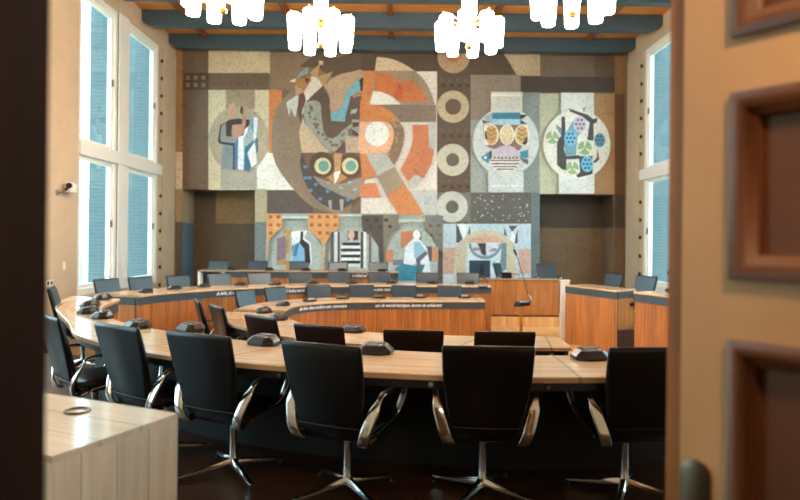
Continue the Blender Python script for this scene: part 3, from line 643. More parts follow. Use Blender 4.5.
o_([(200, 168), (255, 160), (300, 160), (280, 205), (320, 240), (330, 370), (200, 370), (205, 240)], (236, 236, 232)); o_([(258, 165), (275, 165), (272, 215), (312, 245), (320, 365), (205, 365), (205, 260), (225, 235), (255, 225)], (44, 38, 40)); m.ell(297, 239, 3.6, 6, (232, 232, 228)); o_([(205, 325), (215, 250), (250, 235), (280, 275), (285, 365), (205, 365)], (140, 186, 218)); o_([(210, 320), (225, 245), (250, 232), (232, 320)], (70, 140, 164))
m.done('cloaked_pair', 'white and black cloaked figures with light blue robe')
m = Mos()
for x0, x1, c in ((331, 334.5, (96, 98, 96)), (334.5, 338, (216, 216, 210)), (338, 340, (60, 58, 58)), (340, 345, (176, 182, 178)), (358.5, 361, (196, 198, 192)), (361, 363.5, (50, 46, 46)), (363.5, 366.5, (226, 226, 220)), (369, 371.5, (110, 112, 110))): m.rect(x0, 232, x1, 268, c)
m.rect(348, 231, 358.5, 240, (84, 58, 46)); m.ell(351.5, 235, 3.2, 5, (226, 182, 168)); m.rect(350, 238, 353, 243, (226, 182, 168))
for q in range(8): m.rect(341.5 + (1.5 if q == 0 else 0), 242.5+q*3, 360.5, 245.6+q*3, (40, 38, 42) if q % 2 == 0 else (228, 230, 228))
m.done('striped_figure', 'figure in a black and white striped shirt between bars')
m = Mos(); o_ = lambda pts, c: m.off(345, 205, S, pts, c)
o_([(350, 165), (432, 165), (432, 210), (385, 245), (350, 275)], (206, 132, 88)); o_([(255, 282), (300, 280), (300, 355), (258, 355)], (206, 140, 100)); o_([(540, 262), (582, 262), (582, 355), (540, 350)], (204, 148, 112)); o_([(505, 258), (542, 258), (542, 350), (505, 350)], (104, 96, 96)); o_([(300, 340), (365, 340), (365, 375), (300, 375)], (120, 136, 142)); o_([(440, 165), (475, 165), (475, 230), (440, 230)], (90, 94, 96))
o_([(430, 205), (465, 215), (512, 270), (520, 320), (535, 420), (480, 420), (440, 360), (400, 390), (365, 385), (372, 270), (400, 235)], (226, 232, 234)); o_([(430, 230), (465, 230), (512, 290), (470, 330), (430, 330)], (150, 190, 208)); o_([(440, 335), (500, 290), (520, 300), (470, 350), (480, 420), (455, 420)], (110, 106, 118)); m.ell(416.5, 235, 3.7, 4.6, (236, 236, 234)); o_([(312, 395), (365, 365), (440, 380), (440, 470), (330, 470)], (52, 146, 168)); o_([(440, 375), (500, 370), (480, 425), (440, 425)], (70, 120, 130))
m.done('seated_figure', 'white seated figure above a teal block')
m = Mos(); o_ = lambda pts, c: m.off(435, 205, S, pts, c)
o_([(48, 118), (594, 118), (594, 560), (48, 560)], (188, 204, 210)); o_([(50, 265), (128, 265), (118, 430), (50, 430)], (200, 164, 144)); o_([(515, 275), (592, 275), (592, 430), (520, 430)], (202, 168, 148))
o_([(130, 118), (165, 170), (172, 235), (130, 235)], (88, 92, 98)); o_([(140, 122), (205, 122), (178, 232)], (222, 228, 228)); o_([(216, 130), (222, 210), (188, 232)], (88, 92, 98)); o_([(430, 138), (452, 215), (424, 205)], (88, 92, 98)); o_([(455, 130), (512, 130), (478, 168)], (84, 88, 94)); o_([(478, 165), (500, 200), (495, 240), (465, 230)], (230, 234, 234)); o_([(512, 150), (512, 240), (492, 240), (500, 190)], (84, 88, 94))
m.ell(435+315/S, 205+318/S, 31, 26, (196, 190, 164), 180, 360); m.rect(455, 255, 465, 290, (198, 186, 156)); m.rect(506, 255, 515, 290, (198, 186, 156)); o_([(190, 235), (250, 195), (315, 182), (390, 198), (448, 238)], (208, 170, 140))
o_([(200, 236), (442, 236), (442, 430), (200, 430)], (206, 218, 222)); o_([(412, 236), (442, 236), (442, 400), (400, 430)], (120, 140, 150))
m.ell(435+310/S, 205+240/S, 16.5, 15.6, (128, 152, 164), 0, 180); m.ell(435+310/S, 205+240/S, 13.8, 12.6, (206, 210, 216), 0, 180); o_([(262, 238), (315, 238), (315, 318), (290, 310)], (72, 62, 66)); m.ell(435+255/S, 205+285/S, 4.4, 3.4, (150, 148, 160), 180, 360); m.ell(435+365/S, 205+290/S, 4.6, 3.4, (140, 158, 160), 180, 360)
o_([(210, 345), (342, 345), (342, 500), (210, 500)], (34, 66, 86)); o_([(275, 395), (290, 360), (302, 370), (302, 470), (270, 470)], (20, 22, 28)); o_([(350, 360), (365, 340), (390, 385), (350, 385)], (150, 190, 206))
m.done('portal_panel', 'pale blue panel with a round portal and dark screen')

# ---------------------------------------------------------------- curved council tables
def arclen(c):
    L = [0]
    for i in range(1, len(c)): L.append(L[-1] + (c[i]-c[i-1]).length)
    return L
def sweep(name, fc, bc, t0, t1, z0, z1, mat, parent, i0=0, i1=None):
    """a wall that follows the table: between fractions t0..t1 from the front curve to the seat curve, from z0 to z1"""
    i1 = len(fc) if i1 is None else i1
    L = arclen(fc); mb = MB(); rings = []; uvs = []
    for i in range(i0, i1):
        w = (bc[i]-fc[i]).length; d = (bc[i]-fc[i]) / w
        a = fc[i] + d*t0; b = fc[i] + d*t1
        rings.append([(a.x, a.y, z0), (a.x, a.y, z1), (b.x, b.y, z1), (b.x, b.y, z0)]); uvs.append([(L[i], z0), (L[i], z1), (L[i], z1), (L[i], z0)])
    mb.loft(rings, uvs=uvs); return mb.build(name, mat, parent, True, angle=30)
def tabletop(name, fc, bc, z, th, mat, parent):
    L = arclen(fc); mb = MB(); rings = []; uvs = []; e = .006
    for i in range(len(fc)):
        w = (bc[i]-fc[i]).length; d = (bc[i]-fc[i]) / w; r = []
        for t, zz in ((0, z-th), (0, z-e), (e, z), (w-e, z), (w, z-e), (w, z-th)):
            p = fc[i] + d*t; r.append((p.x, p.y, zz))
        rings.append(r); uvs.append([(L[i], t) for t in (0, 0, e, w-e, w, w)])
    mb.loft(rings, uvs=uvs); return mb.build(name, mat, parent, True, angle=30)
def end_panel(name, fc, bc, i, z0, z1, mat, parent, d0=.03, d1=.03, th=.03):
    a, b = fc[i], bc[i]; w = (b-a).length; d = (b-a)/w; j = 1 if i == 0 else len(fc)-2
    inn = (fc[j]-fc[i]).normalized(); n = Vector((-d.y, d.x, 0))
    if n.dot(inn) < 0: n = -n
    p, q = a + d*d0 + n*.02, b - d*d1 + n*.02
    mb = MB(); k = [mb.vert(v, uv) for v, uv in (((p.x, p.y, z0), (0, z0)), ((q.x, q.y, z0), (w, z0)), ((q.x, q.y, z1), (w, z1)), ((p.x, p.y, z1), (0, z1)),
        ((p.x+n.x*th, p.y+n.y*th, z0), (0, z0)), ((q.x+n.x*th, q.y+n.y*th, z0), (w, z0)), ((q.x+n.x*th, q.y+n.y*th, z1), (w, z1)), ((p.x+n.x*th, p.y+n.y*th, z1), (0, z1)))]
    for f in ((0,1,2,3), (7,6,5,4), (0,4,5,1), (1,5,6,2), (2,6,7,3), (3,7,4,0)): mb.face([k[i_] for i_ in f])
    return mb.build(name, mat, parent, False)
def lettering(text, fc, bc, px0, px1, zc, size, parent):
    """raised cursive line of words that follows the fascia between two photo columns"""
    L = arclen(fc)
    def s_at(px):
        best = min(range(len(fc)-1), key=lambda i: abs((proj((fc[i].x, fc[i].y, zc))[0] + proj((fc[i+1].x, fc[i+1].y, zc))[0])/2 - px) + (0 if fc[i].y > 9.5 else 99))
        return (L[best]+L[best+1])/2
    s0, s1 = s_at(px0), s_at(px1)
    cu = bpy.data.curves.new('text', 'FONT'); cu.body = text; cu.size = 1; cu.shear = .45; cu.extrude = 0; cu.offset = .004
    to = bpy.data.objects.new('text', cu); C.objects.link(to); bpy.context.view_layer.update()
    me = to.evaluated_get(bpy.context.evaluated_depsgraph_get()).to_mesh()
    xs = [v.co.x for v in me.vertices]; x0, x1 = min(xs), max(xs); mb = MB(); fs = []
    sy = size
    for side in (0, 1):
        for v in me.vertices:
            s = s0 + (v.co.x-x0)/(x1-x0)*(s1-s0); i = 0
            while i < len(L)-2 and L[i+1] < s: i += 1
            t = (s-L[i])/(L[i+1]-L[i]); p = fc[i].lerp(fc[i+1], t); d = (bc[i]-fc[i]).normalized()
            p = p + d*(.022 - .004*side); mb.vert((p.x, p.y, zc + (v.co.y-.3)*sy))
    n = len(me.vertices)
    for f in me.polygons: mb.face([q + n for q in f.vertices]); mb.face(list(f.vertices)[::-1])
    to.to_mesh_clear(); bpy.data.objects.remove(to)
    return mb.build('lettering', M['letter'], parent, False)
def council_table(name, fc, bc, top, bottom, label, front='slats', fascia=.125, ends=('front', 'front'), backcover=True):
    mid = fc[len(fc)//2].lerp(bc[len(bc)//2], .5)
    r = empty(name, (0, 0, 0), 0, label, 'table', 'curved council tables')
    tabletop('tabletop', fc, bc, top, .032, M['top'], r)
    fa = sweep('fascia', fc, bc, .022, .05, top-.032-fascia, top-.0325, M['band'], r)
    sweep('front_panel', fc, bc, .03, .055, bottom, top-.033-fascia, M[front], r)
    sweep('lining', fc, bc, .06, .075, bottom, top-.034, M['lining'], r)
    for i, e in zip((0, -1), ends):
        if e:
            j_ = i if i == 0 else len(fc)-1
            end_panel('fascia_end', fc, bc, j_, top-.033-fascia, top-.033, M['band'], r, .0501, .03)
            end_panel('end_panel', fc, bc, j_, bottom, top-.0335-fascia, M['plank_front'] if e == 'front' else M['white_laminate'], r)
    return r, fa
TA, _ = council_table('council_table', A_in, A_out, .74, -.149, 'long outermost curved table with pale wood top nearest the doorway')
# cable tray with sockets under the near edge of the outer table
tray = sweep('cable_tray', A_out, A_in, .03, .10, .655, .706, M['black'], TA, 8, 104)
def tray_socket(px, py):
    p = G(px, py, .668); i = min(range(len(A_out)), key=lambda k: (A_out[k]-Vector((p.x, p.y, 0))).length)
    d = (A_in[i]-A_out[i]).normalized(); q = A_out[i] + d*.027
    ang = math.atan2(d.y, d.x)
    mt = Matrix.Translation((q.x, q.y, .68)) @ Matrix.Rotation(ang, 4, 'Z')
    mb = MB(); mb.rbox((-.006, -.022, -.022), (.004, .022, .022), .004, mat=mt); so = mb.build('socket', M['unit'], tray)
    mb = MB(); mb.lathe([(.012, 0), (.014, .002), (.004, .003)], 12, mat=mt @ Matrix.Translation((-.0065, 0, 0)) @ Matrix.Rotation(-PI/2, 4, 'Y')); mb.build('socket_insert', M['silver'], so)
for px in (536, 547, 432, 259, 269, 281): tray_socket(px, 385)
TB, _ = council_table('council_table', B_in, B_out, .58, PIT+.001, 'second curved table from the doorway, just inside the outermost table')
trb = sweep('cable_tray', B_out, B_in, .03, .09, .475, .545, M['black'], TB, 4, 58)
for i in (54, 57):
    d = (B_in[i]-B_out[i]).normalized(); q = B_out[i] + d*.027; mt = Matrix.Translation((q.x, q.y, .51)) @ Matrix.Rotation(math.atan2(d.y, d.x), 4, 'Z')
    mb = MB(); mb.rbox((-.006, -.03, -.026), (.004, .03, .026), .004, mat=mt); so = mb.build('socket', M['unit'], trb)
    mb = MB(); mb.lathe([(.014, 0), (.016, .002), (.004, .003)], 12, mat=mt @ Matrix.Translation((-.0065, 0, 0)) @ Matrix.Rotation(-PI/2, 4, 'Y')); mb.build('socket_insert', M['silver'], so)
TC, fC = council_table('council_table', C_in, C_out, .40, PIT+.001, 'innermost curved table on the far side, with two lines of white handwriting')
lettering('die foto doet anders een generatie', C_in, C_out, 301, 349, .315, .085, fC)
lettering('van de wereld begrijpen, burgen de solidariteit', C_in, C_out, 378, 441, .311, .085, fC)
TD, fD = council_table('council_table', D_in, D_out, .57, PIT+.001, 'long curved table of the middle far row, its left end near the windows')
lettering('de liefde, als wilt doen', D_in, D_out, 218, 247, .482, .095, fD)
lettering('Vrede begint, met de', D_in, D_out, 280, 304, .482, .095, fD)
lettering('te allen gaan', D_in, D_out, 374, 389, .482, .095, fD)
TR, _ = council_table('council_table', R_in, R_out, .65, PIT+.001, 'short separate table section at the right, beyond the aisle', front='plank_front', fascia=.13)

# back row desk with a white end niche
r = empty('back_row_desk', (0, 0, 0), 0, 'straight white edged desk of the back row beneath the mural', 'desk')
xl = W(197.5, 273, 14.4).x; xr = W(399, 273, 14.4).x
mb = MB(); mb.rbox((xl, 14.4, .725), (xr, 15.05, .757), .005)
mb.build('desktop', M['top'], r)
mb = MB(); mb.box((xl+.62, 14.43, .60), (xr-.02, 14.46, .7245)); fb = mb.build('fascia', M['band'], r, False)
mb = MB(); k = [mb.vert(p, uv) for p, uv in (((xl+.62, 14.44, .001), (0, 0)), ((xr-.02, 14.44, .001), (4, 0)), ((xr-.02, 14.44, .5995), (4, .6)), ((xl+.62, 14.44, .5995), (0, .6)), ((xl+.62, 14.47, .001), (0, 0)), ((xr-.02, 14.47, .001), (4, 0)), ((xr-.02, 14.47, .5995), (4, .6)), ((xl+.62, 14.47, .5995), (0, .6)))]
for f in ((0,1,2,3), (7,6,5,4), (0,4,5,1), (1,5,6,2), (2,6,7,3), (3,7,4,0)): mb.face([k[i] for i in f])
mb.build('front_panel', M['slats'], r, False)
mb = MB()
mb.box((xl, 14.42, .001), (xl+.06, 15.03, .7245)); mb.box((xl+.56, 14.42, .001), (xl+.615, 15.03, .7245)); mb.box((xl+.0605, 14.42, .001), (xl+.5595, 15.03, .42)); mb.box((xl+.0605, 14.98, .4205), (xl+.5595, 15.03, .7245))
mb.build('end_niche', M['white_laminate'], r, False)
mb = MB(); mb.box((xl+.07, 14.6, .421), (xl+.2, 14.9, .66)); mb.build('niche_box', M['black'], r, False)
mb = MB(); mb.box((xr-.05, 14.43, .001), (xr-.0195, 15.03, .7245)); mb.build('end_panel', M['plank_front'], r, False)
mb = MB()
cu = bpy.data.curves.new('text', 'FONT'); cu.body = 'in stilheid wil'; cu.size = .12; cu.shear = .45; cu.extrude = .002
to = bpy.data.objects.new('text', cu); C.objects.link(to); bpy.context.view_layer.update(); me = to.evaluated_get(bpy.context.evaluated_depsgraph_get()).to_mesh()
x0 = W(352, 276, 14.43).x; x1 = W(367, 276, 14.43).x; mx = max(v.co.x for v in me.vertices)
for v in me.vertices: mb.vert((x0 + v.co.x/mx*(x1-x0), 14.428 - v.co.z, .63 + v.co.y))
for f in me.polygons: mb.face(f.vertices)
to.to_mesh_clear(); bpy.data.objects.remove(to); mb.build('lettering', M['letter'], fb, False)

# presidium desk and its white side screen
r = empty('clerk_desk', (0, 0, 0), 0, 'raised orange plank fronted desk below the mural, right of the back rows', 'desk')
px0, px1 = 1.75, W(560.5, 290, 14.8).x; TZ = .607
mb = MB(); mb.rbox((px0, 14.75, TZ-.03), (px1, 15.33, TZ), .005); mb.build('desktop', M['top'], r)
mb = MB(); w = px1-px0; k = [mb.vert(p, uv) for p, uv in (((px0, 14.78, -.245), (0, 0)), ((px1, 14.78, -.245), (w, 0)), ((px1, 14.78, TZ-.0305), (w, .8)), ((px0, 14.78, TZ-.0305), (0, .8)), ((px0, 14.82, -.245), (0, 0)), ((px1, 14.82, -.245), (w, 0)), ((px1, 14.82, TZ-.0305), (w, .8)), ((px0, 14.82, TZ-.0305), (0, .8)))]
for f in ((0,1,2,3), (7,6,5,4), (0,4,5,1), (1,5,6,2), (2,6,7,3), (3,7,4,0)): mb.face([k[i] for i in f])
mb.build('front_panel', M['plank_front'], r, False)
mb = MB(); mb.box((px0, 14.86, -.28), (px1, 15.2, TZ-.031)); mb.build('lining', M['lining'], r, False)
mb = MB(); mb.box((px0-.2, 14.7, PIT+.001), (px1-.02, 15.24, -.281)); mb.build('plinth', M['light_floor'], r, False)
mb = MB(); mb.box((px1-.03, 14.78, PIT+.001), (px1+.03, 15.2, TZ-.031)); mb.build('end_panel', M['white_laminate'], r, False)

r = empty('white_post', (3.45, 13.05, PIT+.001), 0, 'slim white end post beside the left edge of the short right table section', 'post')
mb = MB(); mb.rbox((-.085, -.05, 0), (.085, .05, 1.17), .004); mb.build('panel', M['white_laminate'], r, False)
mb = MB(); mb.rbox((-.1, -.065, 1.1705), (.1, .065, 1.2), .004); mb.build('cap', M['white_laminate'], r, False)
# pale ash sideboard in the foreground
P0 = Vector((-.954, 2.71, 0)); a = Vector((-.40, -.92, 0)).normalized(); b = Vector((-a.y, a.x, 0))
if b.x > 0: b = -b
SM = Matrix(((a.x, b.x, 0, P0.x), (a.y, b.y, 0, P0.y), (0, 0, 1, 0), (0, 0, 0, 1)))
r = bpy.data.objects.new('foreground_sideboard', None); r.name = 'sideboard'; C.objects.link(r); r.matrix_world = SM
tag(r, 'pale ash plank sideboard in the foreground beside the dark door frame', 'sideboard')
la, lb = .60, .92
def uvbox(name, a0, b0, z0, a1, b1, z1, mat, axis):
    mb = MB(); ps = ((a0,b0,z0),(a1,b0,z0),(a1,b1,z0),(a0,b1,z0),(a0,b0,z1),(a1,b0,z1),(a1,b1,z1),(a0,b1,z1))
    k = [mb.vert(p, (p[0]+p[1]*.0, p[2]) if axis == 'v' else (p[1], p[0])) for p in ps]
    for q in ((3,2,1,0),(4,5,6,7),(0,1,5,4),(1,2,6,5),(2,3,7,6),(3,0,4,7)): mb.face([k[i] for i in q])
    return mb.build(name, mat, r, False)
uvbox('top', 0, 0, .715, la, lb, .74, M['pale_top'], 'h')
uvbox('side_panel', .0, .0, .001, la, .03, .7149, M['pale_wood'], 'v')
mb = MB(); mb.box((0, .031, .001), (.03, lb, .7149)); mb.box((la-.03, .031, .001), (la, lb, .7149)); mb.box((.031, lb-.03, .001), (la-.031, lb, .7149)); mb.build('carcass', M['pale_wood'], r, False)
mb = MB(); q = SM.inverted() @ G(77, 411, .742)
mb.loft([[Vector((q.x + (.05+.006*math.cos(t))*math.cos(2*PI*k/28), q.y + (.05+.006*math.cos(t))*math.sin(2*PI*k/28), .743 + .006*math.sin(t))) for t in [2*PI*j/8 for j in range(8)]] for k in range(28)], closed=True)
mb.build('cable_grommet', M['bronze'], r)

# ---------------------------------------------------------------- swivel chairs
def rrect(w, t, r, n=4):
    """outline of a rounded rectangle in (x, d)"""
    r = min(r, w/2.01, t/2.01); out = []
    for cx, cy, a0 in ((w/2-r, t/2-r, 0), (-w/2+r, t/2-r, 90), (-w/2+r, -t/2+r, 180), (w/2-r, -t/2+r, 270)):
        for k in range(n+1):
            a = math.radians(a0 + 90*k/n); out.append((cx + r*math.cos(a), cy + r*math.sin(a)))
    return out
def shell(name, prof, parent, mat, bow=.0):
    """prof: (y, z, width, thickness, dy, dz) stations; (dy,dz) = direction of travel"""
    mb = MB(); rings = []
    for i, (y, z, w, t) in enumerate(prof):
        y0, z0 = prof[max(i-1, 0)][:2]; y1, z1 = prof[min(i+1, len(prof)-1)][:2]
        d = Vector((0, y1-y0, z1-z0)).normalized(); nrm = Vector((0, -d.z, d.y))
        ring = []
        for x, q in rrect(w, t, t*.46):
            cv = bow * (x/(w/2))**2
            ring.append(Vector((x, y, z)) + nrm * q + Vector((0, cv, 0)))
        rings.append(ring)
    mb.loft(rings); return mb.build(name, mat, parent, True, angle=60)
def make_chair():
    r = empty('swivel_chair')
    back = [(-.170, .372, .33, .03), (-.197, .395, .365, .044), (-.218, .45, .388, .048), (-.24, .53, .422, .046), (-.264, .62, .455, .042), (-.29, .72, .486, .038), (-.317, .82, .498, .034), (-.34, .905, .504, .028), (-.3455, .925, .500, .02), (-.347, .931, .488, .008)]
    bo = shell('backrest', back, r, M['leather'], .022)
    pad = [(y + t*.5 + .004, z, w - .035, .012) for y, z, w, t in back[3:8]]; pad[-1] = (pad[-1][0], .912, pad[-1][2]-.01, .008)
    shell('back_pad', pad, r, M['padding'], .022)  # even blue grey front set on the black shell
    mb = MB(); mb.tube([Vector((x, -.221 - .024 + .022*(x/.25)**2, .46)) for x in [-.2 + .04*k for k in range(11)]], .0025, 6); mb.build('seam', M['leather_seam'], bo)
    seat = [(-.185, .405, .36, .03), (-.165, .42, .375, .055), (-.10, .425, .42, .062), (0, .43, .455, .064), (.12, .437, .465, .06), (.21, .436, .46, .05), (.25, .425, .45, .04), (.265, .41, .43, .02)]
    shell('seat', seat, r, M['leather'])
    for s in (-1, 1):
        # closed aluminium loop at the side of the seat
        loop = catmull([(-.215, .375), (-.232, .43), (-.205, .53), (-.165, .605), (-.12, .636), (-.03, .64), (.08, .64), (.165, .634), (.196, .60), (.19, .54), (.165, .475), (.12, .445), (.02, .42), (-.1, .388), (-.175, .358), (-.215, .375)], 60)[:-1]
        mb = MB(); rings = []; n = len(loop); pad = []
        for i in range(n):
            p = loop[i]; t = (loop[(i+1) % n] - loop[i-1]).normalized(); nr = Vector((-t.y, t.x, 0))
            rear = max(0, min(1, (-.08 - p.x)/.12)) * max(0, min(1, (.62-p.y)/.06)); frnt = max(0, min(1, (p.x-.12)/.06)) * (1 if p.y > .46 else .3)
            w = .026 + .042*rear + .016*frnt; th = .006 + .008*rear
            xo = s*(.202 + .088*max(0, min(1, (p.y-.36)/.28))**.8)
            ring = [Vector((xo + x, p.x + nr.x*q, p.y + nr.y*q)) for x, q in rrect(w, th*1.6, th*.7, 3)]
            rings.append(ring)
            if p.x > -.2: pad.append((xo, p, nr, w))
        mb.loft(rings, closed=True); ao = mb.build('armrest', M['alu'], r, True, angle=50)
        mb = MB(); rings = []
        for xo, p, nr, w in [q for q in pad if q[1].y > .60]:
            rings.append([Vector((xo + x, p.x - nr.x*(-.012) + nr.x*q, p.y + nr.y*.012 + nr.y*q)) for x, q in rrect(w*.86, .012, .005, 2)])
        if len(rings) > 2: mb.loft(rings); mb.build('arm_pad', M['black'], ao, True, angle=50)
        mb = MB(); mb.tube([(s*.20, -.10, .395), (s*.24, -.12, .385)], .012, 8); mb.build('arm_bracket', M['alu'], ao)
    mb = MB(); mb.rbox((-.12, -.14, .35), (.12, .13, .402), .02); mb.build('seat_mechanism', M['black'], r)
    mb = MB(); mb.lathe([(.030, .065), (.030, .10), (.0235, .115), (.0235, .31), (.026, .314), (.026, .324), (.018, .326)], 20); co = mb.build('column', M['chrome'], r)
    mb = MB(); mb.lathe([(.015, .3265), (.015, .352)], 14); mb.build('gas_piston', M['black'], co)
    for k in range(4):
        a = math.radians(59 + 90*k); rt = Matrix.Rotation(a, 4, 'Z'); mb = MB(); rings = []
        for x, w, z0, z1 in ((.015, .05, .062, .102), (.05, .046, .060, .096), (.15, .036, .048, .074), (.26, .028, .038, .056), (.335, .026, .032, .046), (.345, .018, .034, .043)):
            rings.append([Vector((x, -w/2, z0)), Vector((x, w/2, z0)), Vector((x, w/2, (z0+z1)/2+.004)), Vector((x, w/4, z1)), Vector((x, -w/4, z1)), Vector((x, -w/2, (z0+z1)/2+.004))])
        mb.loft(rings, mat=rt); lg = mb.build('base_leg', M['alu'], r, True, angle=40)
        mb = MB(); mb.lathe([(.016, 0), (.018, .004), (.016, .01), (.008, .012), (.008, .034)], 12, mat=rt @ Matrix.Translation((.33, 0, 0))); mb.build('glide', M['black'], lg)
    return r
chair0 = make_chair(); register(chair0); first = [True]
def chair(x, y, floor, face, label, group):
    """face: heading of the sitter in degrees clockwise from straight away from the doorway"""
    o = chair0 if first[0] else copy_tree(chair0); first[0] = False
    o.location = (x, y, floor); o.rotation_euler = (0, 0, -math.radians(face)); return tag(o, label, 'chair', group)
def chair_back(px, py, z, face, floor, label, group, top=.93, lean=-.345, center=0):
    """place a chair so that the middle of its back top shows at photo pixel (px, py) at depth z"""
    p = W(px, py, z); a = math.radians(face)
    return chair(p.x - lean*math.sin(a), z - lean*math.cos(a), floor, face, label, group)
NEAR, BG, CG, DG, EG = 'chairs along the outermost table', 'chairs of the second table', 'chairs of the innermost far table', 'chairs of the middle far row', 'chairs of the back row'
# nearest row, seen from behind, left to right
def chair_col(px, z, face, label): 
    x = ((px-400) + ROLL*(1.5*F/z)) / F * z; return chair(x, z, .001, face, label, NEAR)
chair_back(49, 283, 7.0, 68, .001, 'black swivel chair at the left bend of the outermost table, mostly behind the door frame', NEAR)
chair_back(45, 314, 4.5, 46, .001, 'black swivel chair half hidden by the dark door frame above the ash sideboard', NEAR)
chair_back(113, 319, 4.02, 35, .001, 'black swivel chair whose armrest loop hangs behind the corner of the ash sideboard', NEAR)
chair_col(233, 4.0, 26, 'black swivel chair just right of the ash sideboard, turned right, chrome column and base showing')
chair_col(347, 3.70, 24, 'black swivel chair second to the right of the ash sideboard, turned slightly right')
chair_col(482, 3.70, 3, 'black swivel chair squarely seen from behind, in the middle of the near row')
chair_col(624, 3.72, -6, 'black swivel chair beside the tan panelled door, its base partly hidden')
# second table
for px, py, z, fc, lb in ((195, 301, 7.45, 66, 'farthest left chair of the second table, seen edge on against the slatted front'), (214, 305, 6.85, 57, 'second chair of the second table from its far left end, seen nearly side on'),
                          (258, 314, 5.95, 42, 'third chair of the second table, just behind a table microphone unit'), (317, 320.5, 5.35, 25, 'fourth chair of the second table, below the left handwriting line'),
                          (413.5, 326.5, 5.12, 2, 'second table chair straight in front of the innermost table handwriting'), (505.5, 329.5, 5.08, 0, 'rightmost chair of the second table, in front of the aisle')):
    chair_back(px, py, z, fc, -.17, 'black ' + lb, BG)
# innermost far table, facing the doorway
for px, py, z, fc, lb in ((243, 292, 11.0, 118, 'leftmost chair of the innermost far table, below the first handwriting'), (274, 289, 11.72, 132, 'second chair from the left of the innermost far table'), (318, 286.6, 12.42, 160, 'third chair of the innermost far table, behind the left handwriting line'),
                          (361.5, 286.5, 12.5, 176, 'fourth chair of the innermost far table, left of the right handwriting line'), (404, 286, 12.52, 180, 'second chair from the right of the innermost far table'), (449.5, 286, 12.56, 182, 'rightmost chair of the innermost far table')):
    chair_back(px, py, z, fc, -.335, 'dark ' + lb, CG)
# middle far row
for i, (px, py, z, fc, lb) in enumerate(((105, 280, 10.76, 118, 'chair at the left end of the middle far row'), (139, 278, 11.36, 122, 'second chair of the middle far row, in front of the far left window'), (177, 276.5, 11.95, 128, 'third chair of the middle far row, in front of the left wall corner'),
        (218.5, 272.5, 12.75, 140, 'fourth chair of the middle far row, by the white niche'), (258.5, 273, 13.1, 152, 'fifth chair of the middle far row, at the edge of the left wall recess'), (300, 273, 13.55, 164, 'sixth chair of the middle far row, under the cloaked mosaic figures'),
        (339, 273.4, 13.85, 174, 'seventh chair of the middle far row, under the striped figure'), (379.5, 273.4, 13.9, 178, 'eighth chair of the middle far row, left of the teal mosaic block'), (427, 274, 13.98, 181, 'ninth chair of the middle far row, right of the teal mosaic block'), (468, 274.5, 14.03, 182, 'rightmost chair of the long middle far row, left of the clerk desk'))):
    chair_back(px, py, z, fc, -.149 if i else -.149, 'dark ' + lb, DG)
chair_back(616, 273.7, 12.55, 248, -.055, 'dark left one of two chairs behind the short right table section', 'chairs of the right table section')
chair_back(648, 276.2, 11.75, 244, -.055, 'right of the two chairs behind the short right table section, by the window', 'chairs of the right table section')
for px, lb in ((219.5, 'leftmost chair of the back row, in front of the left recess'), (258.5, 'second chair of the back row, at the right edge of the left recess'), (299.5, 'middle chair of the back row, under the cloaked mosaic figures'), (338.5, 'fourth chair of the back row, under the striped mosaic figure'), (378.5, 'rightmost chair of the back row, beside the teal mosaic block')):
    chair_back(px, 263.5, 15.78, 180, .001, 'dark ' + lb, EG)
chair_back(546, 266, 16.05, 184, .001, 'dark chair behind the clerk desk, in front of the right recess', 'chairs behind the clerk desk')
chair_back(495.5, 265.5, 16.2, 118, .001, 'dark chair behind the clerk desk turned sideways, under the mosaic portal', 'chairs behind the clerk desk')

# ---------------------------------------------------------------- discussion units on the tables
def make_unit():
    r = empty('discussion_unit'); mb = MB()
    def octo(w, d, c, z, dy=0, tilt=0): return [Vector((x, y+dy, z + tilt*(y+d/2))) for x, y in ((-w/2+c, -d/2), (w/2-c, -d/2), (w/2, -d/2+c), (w/2, d/2-c), (w/2-c, d/2), (-w/2+c, d/2), (-w/2, d/2-c), (-w/2, -d/2+c))]
    mb.loft([octo(.235, .17, .05, .0), octo(.25, .185, .055, .008), octo(.25, .185, .055, .022, 0, .06), octo(.17, .125, .03, .052, .004, .12), octo(.16, .115, .028, .055, .004, .12)]); mb.build('case', M['unit'], r, False)
    mb = MB(); mb.loft([[Vector((x, y, .0555 + .12*(y+.057) + h)) for x, y in ((-.055, .0), (.055, .0), (.055, .048), (-.055, .048))] for h in (.0005, .004)]); mb.build('speaker_grille', M['grille'], r, False)
    mb = MB(); mb.loft([[Vector((x, y, .0555 + .12*(y+.057) + h)) for x, y in ((-.05, -.045), (.035, -.045), (.035, -.012), (-.05, -.012))] for h in (.0005, .003)]); mb.build('display', M['grille'], r, False)
    mb = MB(); mb.lathe([(.009, .0), (.009, .006), (.006, .008)], 12, mat=Matrix.Translation((.052, -.03, .0555))); mb.build('talk_button', M['silver'], r)
    return r
unit0 = make_unit(); register(unit0); ufirst = [True]
def unit(px, py, h, face, label, group):
    """py = lowest visible edge of the unit; face as for the chair of its user"""
    p = G(px, py, h); a = math.radians(face); o = unit0 if ufirst[0] else copy_tree(unit0); ufirst[0] = False
    o.location = (p.x, p.y + .08, h + .0005); o.rotation_euler = (0, 0, -a); return tag(o, label, 'microphone unit', group)
UA, UB, UC, UD, UE = ('discussion units on the outermost table', 'discussion units on the second table', 'discussion units on the innermost far table', 'discussion units on the middle far table', 'discussion units on the back desk')
